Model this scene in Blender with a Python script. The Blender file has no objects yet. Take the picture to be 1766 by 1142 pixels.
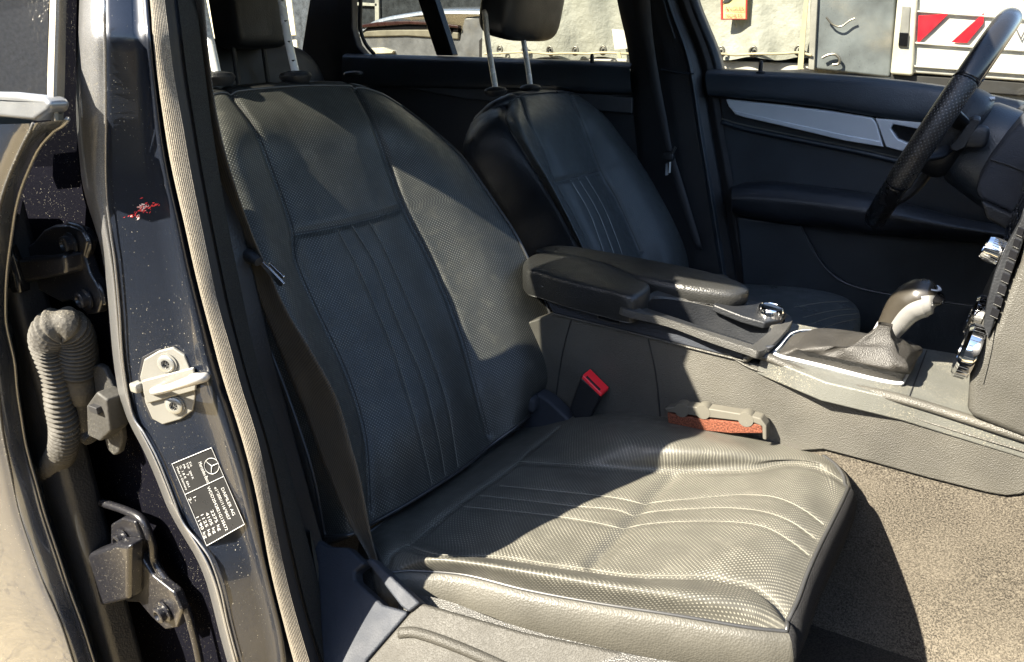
import bpy, bmesh, math, random
import numpy as np
from mathutils import Vector
from mathutils.bvhtree import BVHTree
random.seed(7); np.random.seed(7)
S = bpy.context.scene
# ------------------------------------------------------------------ camera, world, sun, exposure
CAM = np.array([0.897, -1.130, 0.806]); FPX = 1264.5
yaw, pit, rol = np.radians([33.166, 19.526, -2.255])
Fw = np.array([-math.sin(yaw)*math.cos(pit), math.cos(yaw)*math.cos(pit), -math.sin(pit)])
Rt = np.array([math.cos(yaw), math.sin(yaw), 0.]); Up = np.cross(Rt, Fw)
cr, sr = math.cos(rol), math.sin(rol)
MR = np.array([cr*Rt+sr*Up, -sr*Rt+cr*Up, -Fw])
cam = bpy.data.cameras.new('Camera'); camo = bpy.data.objects.new('Camera', cam); S.collection.objects.link(camo)
from mathutils import Matrix
mw = Matrix([[MR[0][i], MR[1][i], MR[2][i], CAM[i]] for i in range(3)]+[[0, 0, 0, 1]])
camo.matrix_world = mw
cam.sensor_width = 36; cam.sensor_fit = 'HORIZONTAL'; cam.lens = 36*FPX/1766; cam.clip_start = .02; cam.clip_end = 600
S.camera = camo
W = bpy.data.worlds.new('World'); S.world = W; W.use_nodes = True
nt = W.node_tree; nt.nodes.clear()
SUN = Vector((.50, 1.0, -1.0)).normalized()       # direction the light travels
sky = nt.nodes.new('ShaderNodeTexSky'); sky.sky_type = 'NISHITA'; sky.sun_disc = False
sky.sun_elevation = math.asin(-SUN.z); sky.sun_rotation = math.atan2(-SUN.x, -SUN.y)
bg = nt.nodes.new('ShaderNodeBackground'); bg.inputs[1].default_value = .08
wo = nt.nodes.new('ShaderNodeOutputWorld')
nt.links.new(sky.outputs[0], bg.inputs[0]); nt.links.new(bg.outputs[0], wo.inputs[0])
sl = bpy.data.lights.new('Sun', 'SUN'); sl.energy = 5.0; sl.angle = math.radians(.5); sl.color = (1, .915, .76)
so = bpy.data.objects.new('Sun', sl); S.collection.objects.link(so); so.rotation_euler = SUN.to_track_quat('-Z', 'Y').to_euler()
S.view_settings.view_transform = 'Standard'; S.view_settings.look = 'None'
S.view_settings.exposure = 2.75; S.view_settings.gamma = 1
try: S.view_settings.use_curve_mapping = False
except Exception: pass
S.render.engine = 'CYCLES'
S.cycles.max_bounces = 10; S.cycles.diffuse_bounces = 4; S.cycles.transparent_max_bounces = 16
S.cycles.caustics_reflective = False; S.cycles.caustics_refractive = False
# ------------------------------------------------------------------ helpers
def ray(u, v): return np.array([(u-883)/FPX, (571-v)/FPX, -1.0]) @ MR
def on(u, v, ax, val):
    d = ray(u, v); return CAM+d*((val-CAM[ax])/d[ax])
X_ = lambda u, v, x: on(u, v, 0, x)
Y_ = lambda u, v, y: on(u, v, 1, y)
Z_ = lambda u, v, z: on(u, v, 2, z)
def pl(u, v, n, d):
    r = ray(u, v); n = np.array(n, float); return CAM+r*((d-CAM@n)/(r@n))
def cr_interp(P, n, closed=False):
    P = np.array(P, float); m = len(P)
    if m == 2:
        t = np.linspace(0, 1, n)[:, None]; return P[0]*(1-t)+P[1]*t
    if closed: ts = np.linspace(0, m, n, endpoint=False)
    else: ts = np.linspace(0, m-1, n)
    out = []
    for t in ts:
        i = int(math.floor(t)); f = t-i
        if closed: a, b, c, d = P[(i-1) % m], P[i % m], P[(i+1) % m], P[(i+2) % m]
        else:
            i = min(i, m-2); f = t-i
            b, c = P[i], P[i+1]
            a = P[i-1] if i > 0 else 2*b-c
            d = P[i+2] if i < m-2 else 2*c-b
        out.append(.5*((2*b)+(c-a)*f+(2*a-5*b+4*c-d)*f*f+(3*b-a-3*c+d)*f**3))
    return np.array(out)
def link(o): S.collection.objects.link(o)
def thing(name, label, cat, loc=(0, 0, 0), group=None, kind=None):
    o = bpy.data.objects.new(name, None); link(o); o.location = loc; o.empty_display_size = .05
    o['label'] = label; o['category'] = cat
    if group: o['group'] = group
    if kind: o['kind'] = kind
    return o
def mesh(name, V, F, mat, parent=None, smooth=True, uv=None, sharp=40, label=None):
    me = bpy.data.meshes.new(name)
    me.from_pydata([tuple(map(float, v)) for v in V], [], F); me.update()
    if smooth:
        me.polygons.foreach_set('use_smooth', [True]*len(me.polygons))
        if sharp: me.set_sharp_from_angle(angle=math.radians(sharp))
    if uv is not None:
        l = me.uv_layers.new(name='UV')
        for lp in me.loops: l.data[lp.index].uv = (float(uv[lp.vertex_index][0]), float(uv[lp.vertex_index][1]))
    me.materials.append(mat)
    o = bpy.data.objects.new(name, me); link(o)
    if parent is not None:
        o.parent = parent
        if parent.type == 'EMPTY': o.location = -Vector(parent.location)
    if label: o['label'] = label
    return o
def bevel(o, w, seg=2, ang=35):
    m = o.modifiers.new('Bevel', 'BEVEL'); m.width = w; m.segments = seg; m.limit_method = 'ANGLE'; m.angle_limit = math.radians(ang)
    m.harden_normals = True
    return o
def fixn(V, F):
    bm = bmesh.new(); vs = [bm.verts.new(v) for v in V]
    for f in F:
        try: bm.faces.new([vs[i] for i in f])
        except ValueError: pass
    bmesh.ops.recalc_face_normals(bm, faces=bm.faces)
    V2 = [v.co[:] for v in bm.verts]; bm.verts.index_update()
    F2 = [[v.index for v in f.verts] for f in bm.faces]; bm.free(); return V2, F2
def prism(P, off):
    P = [np.array(p, float) for p in P]; off = np.array(off, float); n = len(P)
    V = P+[p+off for p in P]
    F = [list(range(n))[::-1], list(range(n, 2*n))]+[[i, (i+1) % n, n+(i+1) % n, n+i] for i in range(n)]
    return fixn(V, F)
def slab(name, P, off, mat, parent=None, bev=.002, seg=2, **k):
    V, F = prism(P, off); o = mesh(name, V, F, mat, parent, **k)
    if bev: bevel(o, bev, seg)
    return o
def boxv(c, s, R=None):
    V = []
    for x in (-1, 1):
        for y in (-1, 1):
            for z in (-1, 1):
                p = np.array([x*s[0]/2, y*s[1]/2, z*s[2]/2])
                if R is not None: p = R@p
                V.append(np.array(c)+p)
    F = [[0, 1, 3, 2], [4, 6, 7, 5], [0, 4, 5, 1], [2, 3, 7, 6], [0, 2, 6, 4], [1, 5, 7, 3]]
    return V, F
def box(name, c, s, mat, parent=None, bev=.002, R=None, **k):
    V, F = boxv(c, s, R); o = mesh(name, V, F, mat, parent, **k)
    if bev: bevel(o, bev)
    return o
def bx(name, lo, hi, mat, parent=None, bev=.002, **k):
    lo, hi = np.array(lo, float), np.array(hi, float); return box(name, (lo+hi)/2, hi-lo, mat, parent, bev, **k)
def tube(name, P, r, mat, parent=None, n=10, res=None, closed=False, caps=True, flat=1.0, ref=(0, 0, 1), **k):
    P = cr_interp(P, res, closed) if res else np.array(P, float); m = len(P)
    rr = r if hasattr(r, '__len__') else [r]*m
    if len(rr) != m: rr = np.interp(np.linspace(0, 1, m), np.linspace(0, 1, len(rr)), rr)
    V, F = [], []
    T = np.array([(P[(i+1) % m]-P[i-1]) if closed else (P[min(i+1, m-1)]-P[max(i-1, 0)]) for i in range(m)])
    T /= np.linalg.norm(T, axis=1)[:, None]+1e-12
    a = np.cross(T[0], ref)
    if np.linalg.norm(a) < 1e-3: a = np.cross(T[0], (1, .2, 0))
    for i in range(m):
        a = a-T[i]*(a@T[i]); a /= np.linalg.norm(a); b = np.cross(T[i], a)
        for j in range(n):
            t = 2*math.pi*j/n; V.append(P[i]+rr[i]*(math.cos(t)*a+flat*math.sin(t)*b))
    for i in range(m if closed else m-1):
        for j in range(n):
            k2 = (i+1) % m; F.append([i*n+j, i*n+(j+1) % n, k2*n+(j+1) % n, k2*n+j])
    if caps and not closed:
        F.append(list(range(n))[::-1]); F.append([(m-1)*n+j for j in range(n)])
    if name is None: return V, F
    return mesh(name, V, F, mat, parent, **k)
def grid_faces(nr, nc, off=0):
    return [[off+i*nc+j, off+i*nc+j+1, off+(i+1)*nc+j+1, off+(i+1)*nc+j] for i in range(nr-1) for j in range(nc-1)]
def dense(ctrl, nr, nc):
    C = np.array(ctrl, float)
    A = np.array([cr_interp(r, nc) for r in C])
    return np.array([cr_interp(A[:, j], nr) for j in range(nc)]).transpose(1, 0, 2)
def gnormals(G):
    du = np.gradient(G, axis=0); dv = np.gradient(G, axis=1); n = np.cross(du, dv)
    return n/(np.linalg.norm(n, axis=2, keepdims=True)+1e-12)
def ribbon(name, lines, mat, parent=None, v0=-160, v1=1300, n=70, sub=1, hump=0, back=None, **k):
    """lines: [(polyline px, Y)], sampled at shared picture heights, lofted"""
    vs = np.linspace(v0, v1, n); cols = []
    for P, Y in lines:
        P = np.array(P, float)
        s0 = (P[1]-P[0])/(P[1][1]-P[0][1]); s1 = (P[-1]-P[-2])/(P[-1][1]-P[-2][1])
        u = np.interp(vs, P[:, 1], P[:, 0])
        u = np.where(vs < P[0][1], P[0][0]+(vs-P[0][1])*s0[0], u); u = np.where(vs > P[-1][1], P[-1][0]+(vs-P[-1][1])*s1[0], u)
        kk = np.ones(5)/5; up = np.concatenate([[u[0]]*2, u, [u[-1]]*2]); u2 = np.convolve(up, kk, 'valid'); u2[:2] = u[:2]; u2[-2:] = u[-2:]
        Yv = Y(vs) if callable(Y) else np.full(n, Y)
        cols.append(np.array([Y_(a, b, y) for a, b, y in zip(u2, vs, Yv)]))
    G = [cols[0]]
    for a, b in zip(cols[:-1], cols[1:]):
        t = b-a; up = np.gradient(a, axis=0); nn = np.cross(t, up); nn /= np.linalg.norm(nn, axis=1)[:, None]+1e-12
        tc = CAM-a; sg = np.sign((nn*tc).sum(1))[:, None]; nn = nn*sg
        for q in range(1, sub+1):
            f = q/sub; G.append(a+t*f+nn*hump*math.sin(math.pi*f))
    if back is not None: G = [G[0]+np.array(back)]+G+[G[-1]+np.array(back)]
    G = np.array(G).transpose(1, 0, 2); nr, nc = G.shape[:2]
    dl = np.cumsum(np.linalg.norm(np.diff(G[n//2], axis=0), axis=1)); dl = np.concatenate([[0], dl])
    dz = np.concatenate([[0], np.cumsum(np.linalg.norm(np.diff(G[:, 0], axis=0), axis=1))])
    uv = [(dl[j], dz[i]) for i in range(nr) for j in range(nc)]
    return mesh(name, G.reshape(-1, 3), grid_faces(nr, nc), mat, parent, uv=uv, **k)
def revolve(name, prof, c, axis, mat, parent=None, n=32, **k):
    """prof: [(r, h)] along axis"""
    axis = np.array(axis, float); axis /= np.linalg.norm(axis)
    a = np.cross(axis, (0, 0, 1)) if abs(axis[2]) < .9 else np.cross(axis, (1, 0, 0)); a /= np.linalg.norm(a); b = np.cross(axis, a)
    V, F = [], []
    for r, h in prof:
        for j in range(n):
            t = 2*math.pi*j/n; V.append(np.array(c)+axis*h+r*(math.cos(t)*a+math.sin(t)*b))
    for i in range(len(prof)-1):
        for j in range(n): F.append([i*n+j, i*n+(j+1) % n, (i+1)*n+(j+1) % n, (i+1)*n+j])
    F.append(list(range(n))[::-1]); F.append([(len(prof)-1)*n+j for j in range(n)])
    V, F = fixn(V, F)
    return mesh(name, V, F, mat, parent, **k)
def superell(name, c, s, mat, parent=None, e=.35, R=None, n=28, **k):
    V, F = [], []
    sg = lambda x, p: math.copysign(abs(x)**p, x)
    for i in range(n+1):
        a = -math.pi/2+math.pi*i/n
        for j in range(2*n):
            b = math.pi*j/n
            p = np.array([s[0]/2*sg(math.cos(a), e)*sg(math.cos(b), e), s[1]/2*sg(math.cos(a), e)*sg(math.sin(b), e), s[2]/2*sg(math.sin(a), e)])
            if R is not None: p = R@p
            V.append(np.array(c)+p)
    m = 2*n
    for i in range(n):
        for j in range(m): F.append([i*m+j, i*m+(j+1) % m, (i+1)*m+(j+1) % m, (i+1)*m+j])
    return mesh(name, V, F, mat, parent, **k)
def rotm(ax, deg):
    return np.array(Matrix.Rotation(math.radians(deg), 3, ax))
# ------------------------------------------------------------------ materials
MATS = {}
def newmat(name):
    m = bpy.data.materials.new(name); m.use_nodes = True; t = m.node_tree; b = t.nodes['Principled BSDF']; MATS[name] = m
    return m, t, b
def N(t, ty, **k):
    n = t.nodes.new(ty)
    for a, b in k.items(): setattr(n, a, b)
    return n
def L(t, a, b): t.links.new(a, b)
def noise(t, scale, coord='Object', detail=3, rough=.5):
    c = N(t, 'ShaderNodeTexCoord'); n = N(t, 'ShaderNodeTexNoise'); n.inputs['Scale'].default_value = scale
    n.inputs['Detail'].default_value = detail; n.inputs['Roughness'].default_value = rough
    L(t, c.outputs[coord], n.inputs['Vector']); return n
def ramp(t, src, stops):
    r = N(t, 'ShaderNodeValToRGB'); e = r.color_ramp.elements
    while len(e) < len(stops): e.new(.5)
    for el, (p, c) in zip(e, stops):
        el.position = p; el.color = (c, c, c, 1) if not hasattr(c, '__len__') else tuple(c)+(1,)
    L(t, src, r.inputs[0]); return r
def mixc(t, fac, a, b):
    m = N(t, 'ShaderNodeMix', data_type='RGBA')
    if hasattr(fac, 'links'): L(t, fac, m.inputs[0])
    else: m.inputs[0].default_value = fac
    for i, x in ((6, a), (7, b)):
        if hasattr(x, 'links'): L(t, x, m.inputs[i])
        else: m.inputs[i].default_value = tuple(x)+(1,)
    return m.outputs[2]
def bump(t, b, h, strength, dist):
    n = N(t, 'ShaderNodeBump'); n.inputs['Strength'].default_value = strength; n.inputs['Distance'].default_value = dist
    L(t, h, n.inputs['Height']); L(t, n.outputs[0], b.inputs['Normal']); return n
def simple(name, col, rough=.5, metal=0, spec=.5, grain=None, gs=.4, dust=0, dustc=(.32, .29, .22), var=.25, coat=0):
    """plain surface: colour varied by soft noise, fine grain bump, dust specks"""
    m, t, b = newmat(name)
    n = noise(t, 9, detail=5)
    c = mixc(t, ramp(t, n.outputs[0], [(.3, 0), (.7, 1)]).outputs[0], [x*(1-var) for x in col], [min(1, x*(1+var)) for x in col])
    if dust:
        d = noise(t, 700, detail=2); d2 = noise(t, 5, detail=3)
        dm = N(t, 'ShaderNodeMath', operation='MULTIPLY'); L(t, d.outputs[0], dm.inputs[0]); L(t, d2.outputs[0], dm.inputs[1])
        r = ramp(t, dm.outputs[0], [(.33-.06*dust, 0), (.42, .75)])
        c = mixc(t, r.outputs[0], c, dustc)
    L(t, c, b.inputs['Base Color']); b.inputs['Roughness'].default_value = rough; b.inputs['Metallic'].default_value = metal
    b.inputs['Specular IOR Level'].default_value = spec
    rn = noise(t, 30, detail=4); rr = ramp(t, rn.outputs[0], [(.3, max(.02, rough-.08)), (.75, min(1, rough+.1))]); L(t, rr.outputs[0], b.inputs['Roughness'])
    if coat: b.inputs['Coat Weight'].default_value = coat; b.inputs['Coat Roughness'].default_value = .04
    if grain:
        c2 = N(t, 'ShaderNodeTexCoord'); v = N(t, 'ShaderNodeTexVoronoi'); v.inputs['Scale'].default_value = grain; v.feature = 'F1'
        L(t, c2.outputs['Object'], v.inputs['Vector']); bump(t, b, v.outputs['Distance'], gs, .0012)
    return m
def perf_leather(name, col, dot, s=.0056, r=.17, rough=.42, dotmix=1, bs=.35, dusty=(.2, .19, .15)):
    m, t, b = newmat(name)
    uv = N(t, 'ShaderNodeUVMap'); sc = N(t, 'ShaderNodeVectorMath', operation='SCALE'); sc.inputs['Scale'].default_value = 1/s
    L(t, uv.outputs[0], sc.inputs[0]); ds = []
    for o in (0, .5):
        a = N(t, 'ShaderNodeVectorMath', operation='ADD'); a.inputs[1].default_value = (o, o, 0); L(t, sc.outputs[0], a.inputs[0])
        f = N(t, 'ShaderNodeVectorMath', operation='FRACTION'); L(t, a.outputs[0], f.inputs[0])
        q = N(t, 'ShaderNodeVectorMath', operation='SUBTRACT'); q.inputs[1].default_value = (.5, .5, 0); L(t, f.outputs[0], q.inputs[0])
        l = N(t, 'ShaderNodeVectorMath', operation='LENGTH'); L(t, q.outputs[0], l.inputs[0]); ds.append(l.outputs['Value'])
    mn = N(t, 'ShaderNodeMath', operation='MINIMUM'); L(t, ds[0], mn.inputs[0]); L(t, ds[1], mn.inputs[1])
    rp = ramp(t, mn.outputs[0], [(r-.03, 1), (r+.03, 0)])
    n = noise(t, 7, detail=5); wear = noise(t, 60, detail=6)
    base = mixc(t, ramp(t, n.outputs[0], [(.35, 0), (.7, 1)]).outputs[0], [x*.9 for x in col], [x*1.12 for x in col])
    base = mixc(t, ramp(t, wear.outputs[0], [(.55, 0), (.85, .2)]).outputs[0], base, dusty)
    dn = noise(t, 25, detail=3); dd = mixc(t, ramp(t, dn.outputs[0], [(.35, 0), (.6, 1)]).outputs[0], [x*.55 for x in dot], dot)  # dots lightened: highlights on the perforation rims are put into the colour
    fm = N(t, 'ShaderNodeMath', operation='MULTIPLY'); L(t, rp.outputs[0], fm.inputs[0]); fm.inputs[1].default_value = dotmix
    L(t, mixc(t, fm.outputs[0], base, dd), b.inputs['Base Color']); b.inputs['Specular IOR Level'].default_value = .4
    rr = ramp(t, wear.outputs[0], [(.3, rough-.08), (.7, rough+.12)]); L(t, rr.outputs[0], b.inputs['Roughness'])
    g = N(t, 'ShaderNodeTexCoord'); v = N(t, 'ShaderNodeTexVoronoi'); v.inputs['Scale'].default_value = 700; L(t, g.outputs['Object'], v.inputs['Vector'])
    hh = N(t, 'ShaderNodeMath', operation='MULTIPLY_ADD'); L(t, rp.outputs[0], hh.inputs[0]); hh.inputs[1].default_value = -1.2; L(t, v.outputs['Distance'], hh.inputs[2])
    bump(t, b, hh.outputs[0], bs, .001)
    return m
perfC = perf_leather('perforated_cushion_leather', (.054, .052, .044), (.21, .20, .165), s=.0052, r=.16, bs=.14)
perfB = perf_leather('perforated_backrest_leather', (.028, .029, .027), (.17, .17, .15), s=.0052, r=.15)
perfD = perf_leather('driver_leather', (.066, .075, .077), (.10, .10, .095), s=.005, rough=.36)
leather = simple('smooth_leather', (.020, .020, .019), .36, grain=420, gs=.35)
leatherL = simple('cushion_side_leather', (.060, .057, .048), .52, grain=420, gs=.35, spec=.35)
leatherD = simple('dark_leather', (.013, .015, .019), .44, grain=420, gs=.3)
thread = simple('thread', (.125, .12, .10), .9)
threadD = simple('dark_thread', (.035, .035, .033), .9)
piping = simple('piping_leather', (.03, .03, .03), .35)
plastic = simple('grained_plastic', (.040, .039, .036), .5, grain=620, gs=.55)
plasticD = simple('dark_plastic', (.008, .009, .011), .5, grain=400, gs=.25)
plasticB = simple('blue_black_plastic', (.014, .017, .024), .75, grain=500, gs=.3)
plasticT = simple('dusty_console_plastic', (.055, .052, .044), .5, grain=620, gs=.6)
soft = simple('soft_door_plastic', (.020, .026, .033), .42, grain=500, gs=.25)
gloss = simple('gloss_black', (.008, .008, .009), .12)
rubber = simple('rubber', (.018, .017, .015), .7, grain=200, gs=.3, dust=.6)
rubberD = simple('dusty_boot_rubber', (.040, .036, .029), .75, dust=.5, grain=260, gs=.4)
chrome = simple('chrome', (.8, .8, .8), .08, metal=1, var=.04)
postm = simple('brushed_post_chrome', (.80, .79, .76), .25, metal=.25, var=.04)
satin = simple('satin_aluminium', (.66, .67, .68), .36, metal=.3, var=.04)
steel = simple('zinc_plated_steel', (.20, .195, .175), .42, metal=.35, var=.12, dust=.1)
screwm = simple('screw_steel', (.32, .32, .30), .4, metal=.7)
black = simple('void_black', (.006, .006, .007), .7)
red = simple('red_button', (.75, .02, .03), .3)
white = simple('white_paint', (.7, .7, .66), .4)
def carpet(name, c1, c2, sc=650):
    m, t, b = newmat(name); n = noise(t, sc, detail=4, rough=.8); n2 = noise(t, 12, detail=4)
    c = mixc(t, ramp(t, n.outputs[0], [(.4, 0), (.62, 1)]).outputs[0], c1, c2)
    c = mixc(t, ramp(t, n2.outputs[0], [(.4, 0), (.7, .35)]).outputs[0], c, c2)
    L(t, c, b.inputs['Base Color']); b.inputs['Roughness'].default_value = 1; b.inputs['Specular IOR Level'].default_value = .1
    bump(t, b, n.outputs[0], .8, .004); return m
carp = carpet('cabin_carpet', (.026, .023, .019), (.15, .132, .105), 420)
matm = carpet('mat_carpet', (.018, .018, .018), (.06, .056, .048), 420)
velour = carpet('headliner_velour', (.02, .02, .02), (.05, .05, .045))
def paint(name, col, dust=.5, silver=0, coat=.6):
    m, t, b = newmat(name)
    fl = noise(t, 1600, detail=1); n = noise(t, 620, detail=1); n2 = noise(t, 11, detail=5)
    c = mixc(t, ramp(t, fl.outputs[0], [(.45, 0), (.7, 1)]).outputs[0], col, [min(1, x*1.8+.002) for x in col])
    dm = N(t, 'ShaderNodeMath', operation='MULTIPLY_ADD'); L(t, n2.outputs[0], dm.inputs[0]); dm.inputs[1].default_value = .16; L(t, n.outputs[0], dm.inputs[2])
    r = ramp(t, dm.outputs[0], [(.83-.10*dust, 0), (.86-.06*dust, .8)])
    c = mixc(t, r.outputs[0], c, (.30, .28, .23))
    L(t, c, b.inputs['Base Color']); b.inputs['Metallic'].default_value = .1 if not silver else .6; b.inputs['Roughness'].default_value = .35
    b.inputs['Coat Weight'].default_value = coat; b.inputs['Coat Roughness'].default_value = .03
    if coat == 1: b.inputs['Coat IOR'].default_value = 1.7
    wv = noise(t, 26, detail=2); bump(t, b, wv.outputs[0], .06, .004)
    L(t, t.nodes['Bump'].outputs[0], b.inputs['Coat Normal'])
    return m
paintB = paint('dark_blue_paint', (.0028, .0045, .009), .06)
paintH = paint('dusty_hinge_paint', (.007, .007, .009), .6, coat=.3)
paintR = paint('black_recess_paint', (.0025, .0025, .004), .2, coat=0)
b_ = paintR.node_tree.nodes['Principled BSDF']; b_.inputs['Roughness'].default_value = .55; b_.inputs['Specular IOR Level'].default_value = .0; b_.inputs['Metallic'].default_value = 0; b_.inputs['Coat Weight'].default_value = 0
paintS = paint('dusty_sun_sheen_paint', (.16, .16, .16), 1.0, silver=1)  # dusty paint lightened to silver: the sun's sheen is put into its colour
def strip_mat():
    m, t, b = newmat('ribbed_seal_fabric')
    uv = N(t, 'ShaderNodeUVMap'); w = N(t, 'ShaderNodeTexWave'); w.inputs['Scale'].default_value = 230; w.bands_direction = 'X'; w.inputs['Distortion'].default_value = 1.0
    L(t, uv.outputs[0], w.inputs[0]); n = noise(t, 900, detail=3)
    c = mixc(t, w.outputs['Fac'], (.078, .069, .054), (.12, .105, .082)); c = mixc(t, ramp(t, n.outputs[0], [(.4, 0), (.65, .6)]).outputs[0], c, (.26, .23, .18))
    L(t, c, b.inputs['Base Color']); b.inputs['Roughness'].default_value = 1; bump(t, b, w.outputs['Fac'], .6, .001); return m
stripm = strip_mat()
def web_mat(name, c1, c2):
    m, t, b = newmat(name); uv = N(t, 'ShaderNodeUVMap'); w = N(t, 'ShaderNodeTexWave'); w.inputs['Scale'].default_value = 190; w.bands_direction = 'DIAGONAL'
    L(t, uv.outputs[0], w.inputs[0]); n = noise(t, 20, detail=4)
    c = mixc(t, w.outputs['Fac'], c1, c2); c = mixc(t, ramp(t, n.outputs[0], [(.4, 0), (.8, .5)]).outputs[0], c, [x*1.4 for x in c2])
    L(t, c, b.inputs['Base Color']); b.inputs['Roughness'].default_value = .7; bump(t, b, w.outputs['Fac'], .5, .0008); return m
web = web_mat('belt_webbing', (.018, .017, .014), (.062, .056, .045))
def glass_mat(name, tint, refl=.06, dust=.0):
    m = bpy.data.materials.new(name); m.use_nodes = True; t = m.node_tree; t.nodes.clear()
    o = N(t, 'ShaderNodeOutputMaterial'); tr = N(t, 'ShaderNodeBsdfTransparent'); tr.inputs[0].default_value = tuple(tint)+(1,)
    g = N(t, 'ShaderNodeBsdfGlossy'); g.inputs['Roughness'].default_value = .01; fr = N(t, 'ShaderNodeFresnel'); fr.inputs[0].default_value = 1.45
    mx = N(t, 'ShaderNodeMixShader'); L(t, fr.outputs[0], mx.inputs[0]); L(t, tr.outputs[0], mx.inputs[1]); L(t, g.outputs[0], mx.inputs[2])
    out = mx
    if dust:
        d = N(t, 'ShaderNodeBsdfDiffuse'); d.inputs[0].default_value = (.5, .47, .4, 1)
        n = noise(t, 260, detail=2); n2 = noise(t, 5, detail=4); mm = N(t, 'ShaderNodeMath', operation='MULTIPLY'); L(t, n.outputs[0], mm.inputs[0]); L(t, n2.outputs[0], mm.inputs[1])
        r = ramp(t, mm.outputs[0], [(.28, .012*dust), (.40, .04*dust), (.43, .5*dust)])
        m2 = N(t, 'ShaderNodeMixShader'); L(t, r.outputs[0], m2.inputs[0]); L(t, mx.outputs[0], m2.inputs[1]); L(t, d.outputs[0], m2.inputs[2]); out = m2
    L(t, out.outputs[0], o.inputs[0]); MATS[name] = m; return m
glassF = glass_mat('tinted_glass', (.34, .34, .32), dust=.35)
glassN = glass_mat('side_glass', (.42, .43, .42), dust=.6)
def ground_mat():
    m, t, b = newmat('sandy_concrete'); n = noise(t, 1.5, detail=8, rough=.65); n2 = noise(t, 60, detail=5)
    c = mixc(t, ramp(t, n.outputs[0], [(.35, 0), (.7, 1)]).outputs[0], (.23, .185, .11), (.40, .325, .20))
    v = N(t, 'ShaderNodeTexVoronoi'); v.feature = 'DISTANCE_TO_EDGE'; v.inputs['Scale'].default_value = 1.7
    nn = noise(t, 4, detail=5); co = N(t, 'ShaderNodeTexCoord'); ad = N(t, 'ShaderNodeVectorMath', operation='ADD'); L(t, co.outputs['Object'], ad.inputs[0]); L(t, nn.outputs['Color'], ad.inputs[1]); L(t, ad.outputs[0], v.inputs['Vector'])
    c = mixc(t, ramp(t, v.outputs['Distance'], [(.0, 1), (.015, 0)]).outputs[0], c, (.14, .11, .07))
    c = mixc(t, ramp(t, n2.outputs[0], [(.5, 0), (.8, .5)]).outputs[0], c, (.2, .17, .12))
    L(t, c, b.inputs['Base Color']); b.inputs['Roughness'].default_value = .9; bump(t, b, n2.outputs[0], .5, .01); return m
groundm = ground_mat()
def tarp_mat():
    m, t, b = newmat('dirty_tarpaulin'); n = noise(t, 2.2, detail=7, rough=.6); n2 = noise(t, 18, detail=6, rough=.7)
    c = mixc(t, ramp(t, n.outputs[0], [(.35, 0), (.7, 1)]).outputs[0], (.30, .31, .27), (.40, .41, .36))
    c = mixc(t, ramp(t, n2.outputs[0], [(.52, 0), (.75, .5)]).outputs[0], c, (.17, .17, .13))
    L(t, c, b.inputs['Base Color']); b.inputs['Roughness'].default_value = .6; bump(t, b, n.outputs[0], .6, .08); return m
tarpm = tarp_mat()
# ------------------------------------------------------------------ setting
GZ = -.27
g = mesh('ground', [(-200, -200, GZ), (200, -200, GZ), (200, 200, GZ), (-200, 200, GZ)], [[0, 1, 2, 3]], groundm, smooth=False); g['kind'] = 'structure'
# ------------------------------------------------------------------ upholstered surfaces
def bvh_of(G):
    nr, nc = G.shape[:2]; return BVHTree.FromPolygons([tuple(p) for p in G.reshape(-1, 3)], grid_faces(nr, nc))
def hit(b, u, v):
    r = ray(u, v); h = b.ray_cast(Vector(CAM), Vector(r).normalized())
    return None if h[0] is None else (np.array(h[0]), np.array(h[1]))
def trace(b, P, step=6, off=0.0):
    P = np.array(P, float); out = []
    n = max(2, int(np.linalg.norm(np.diff(P, axis=0), axis=1).sum()/step))
    for u, v in cr_interp(P, n):
        h = hit(b, u, v)
        if h is not None:
            nn = h[1] if h[1]@(CAM-h[0]) > 0 else -h[1]
            out.append(h[0]+nn*off)
    return np.array(out)
def upholster(ctrl, H, n, d, seams, nr=120, nc=130, flip=None):
    C = [[pl(u, v, n, d+h) for (u, v), h in zip(r, hr)] for r, hr in zip(ctrl, H)]
    G = dense(C, nr, nc); b = bvh_of(G); nn = gnormals(G)
    s = np.sign((nn*(CAM-G)).sum(2).mean()); nn = nn*s
    disp = np.zeros(G.shape[:2])
    for P, depth, wd in seams:
        T = trace(b, P, 4)
        if len(T) < 2: continue
        D = np.min(np.linalg.norm(G[:, :, None, :]-T[None, None, ::1, :], axis=3), axis=2)
        disp = np.maximum(disp, depth*np.exp(-(D/wd)**2))
    G = G-nn*disp[..., None]
    return G, nn, bvh_of(G)
def guv(G):
    m = G.shape[1]//2; dl = np.linalg.norm(np.diff(G, axis=1), axis=2); a = np.concatenate([np.zeros((len(G), 1)), np.cumsum(dl, 1)], 1); a = a-a[:, m:m+1]
    dz = np.linalg.norm(np.diff(G[:, m], axis=0), axis=1); z = np.concatenate([[0], np.cumsum(dz)])
    return np.stack([a, np.repeat(z[:, None], G.shape[1], 1)], 2).reshape(-1, 2)
def boundary(G): return np.concatenate([G[0, :], G[1:, -1], G[-1, -2::-1], G[-2:0:-1, 0]])
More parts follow.
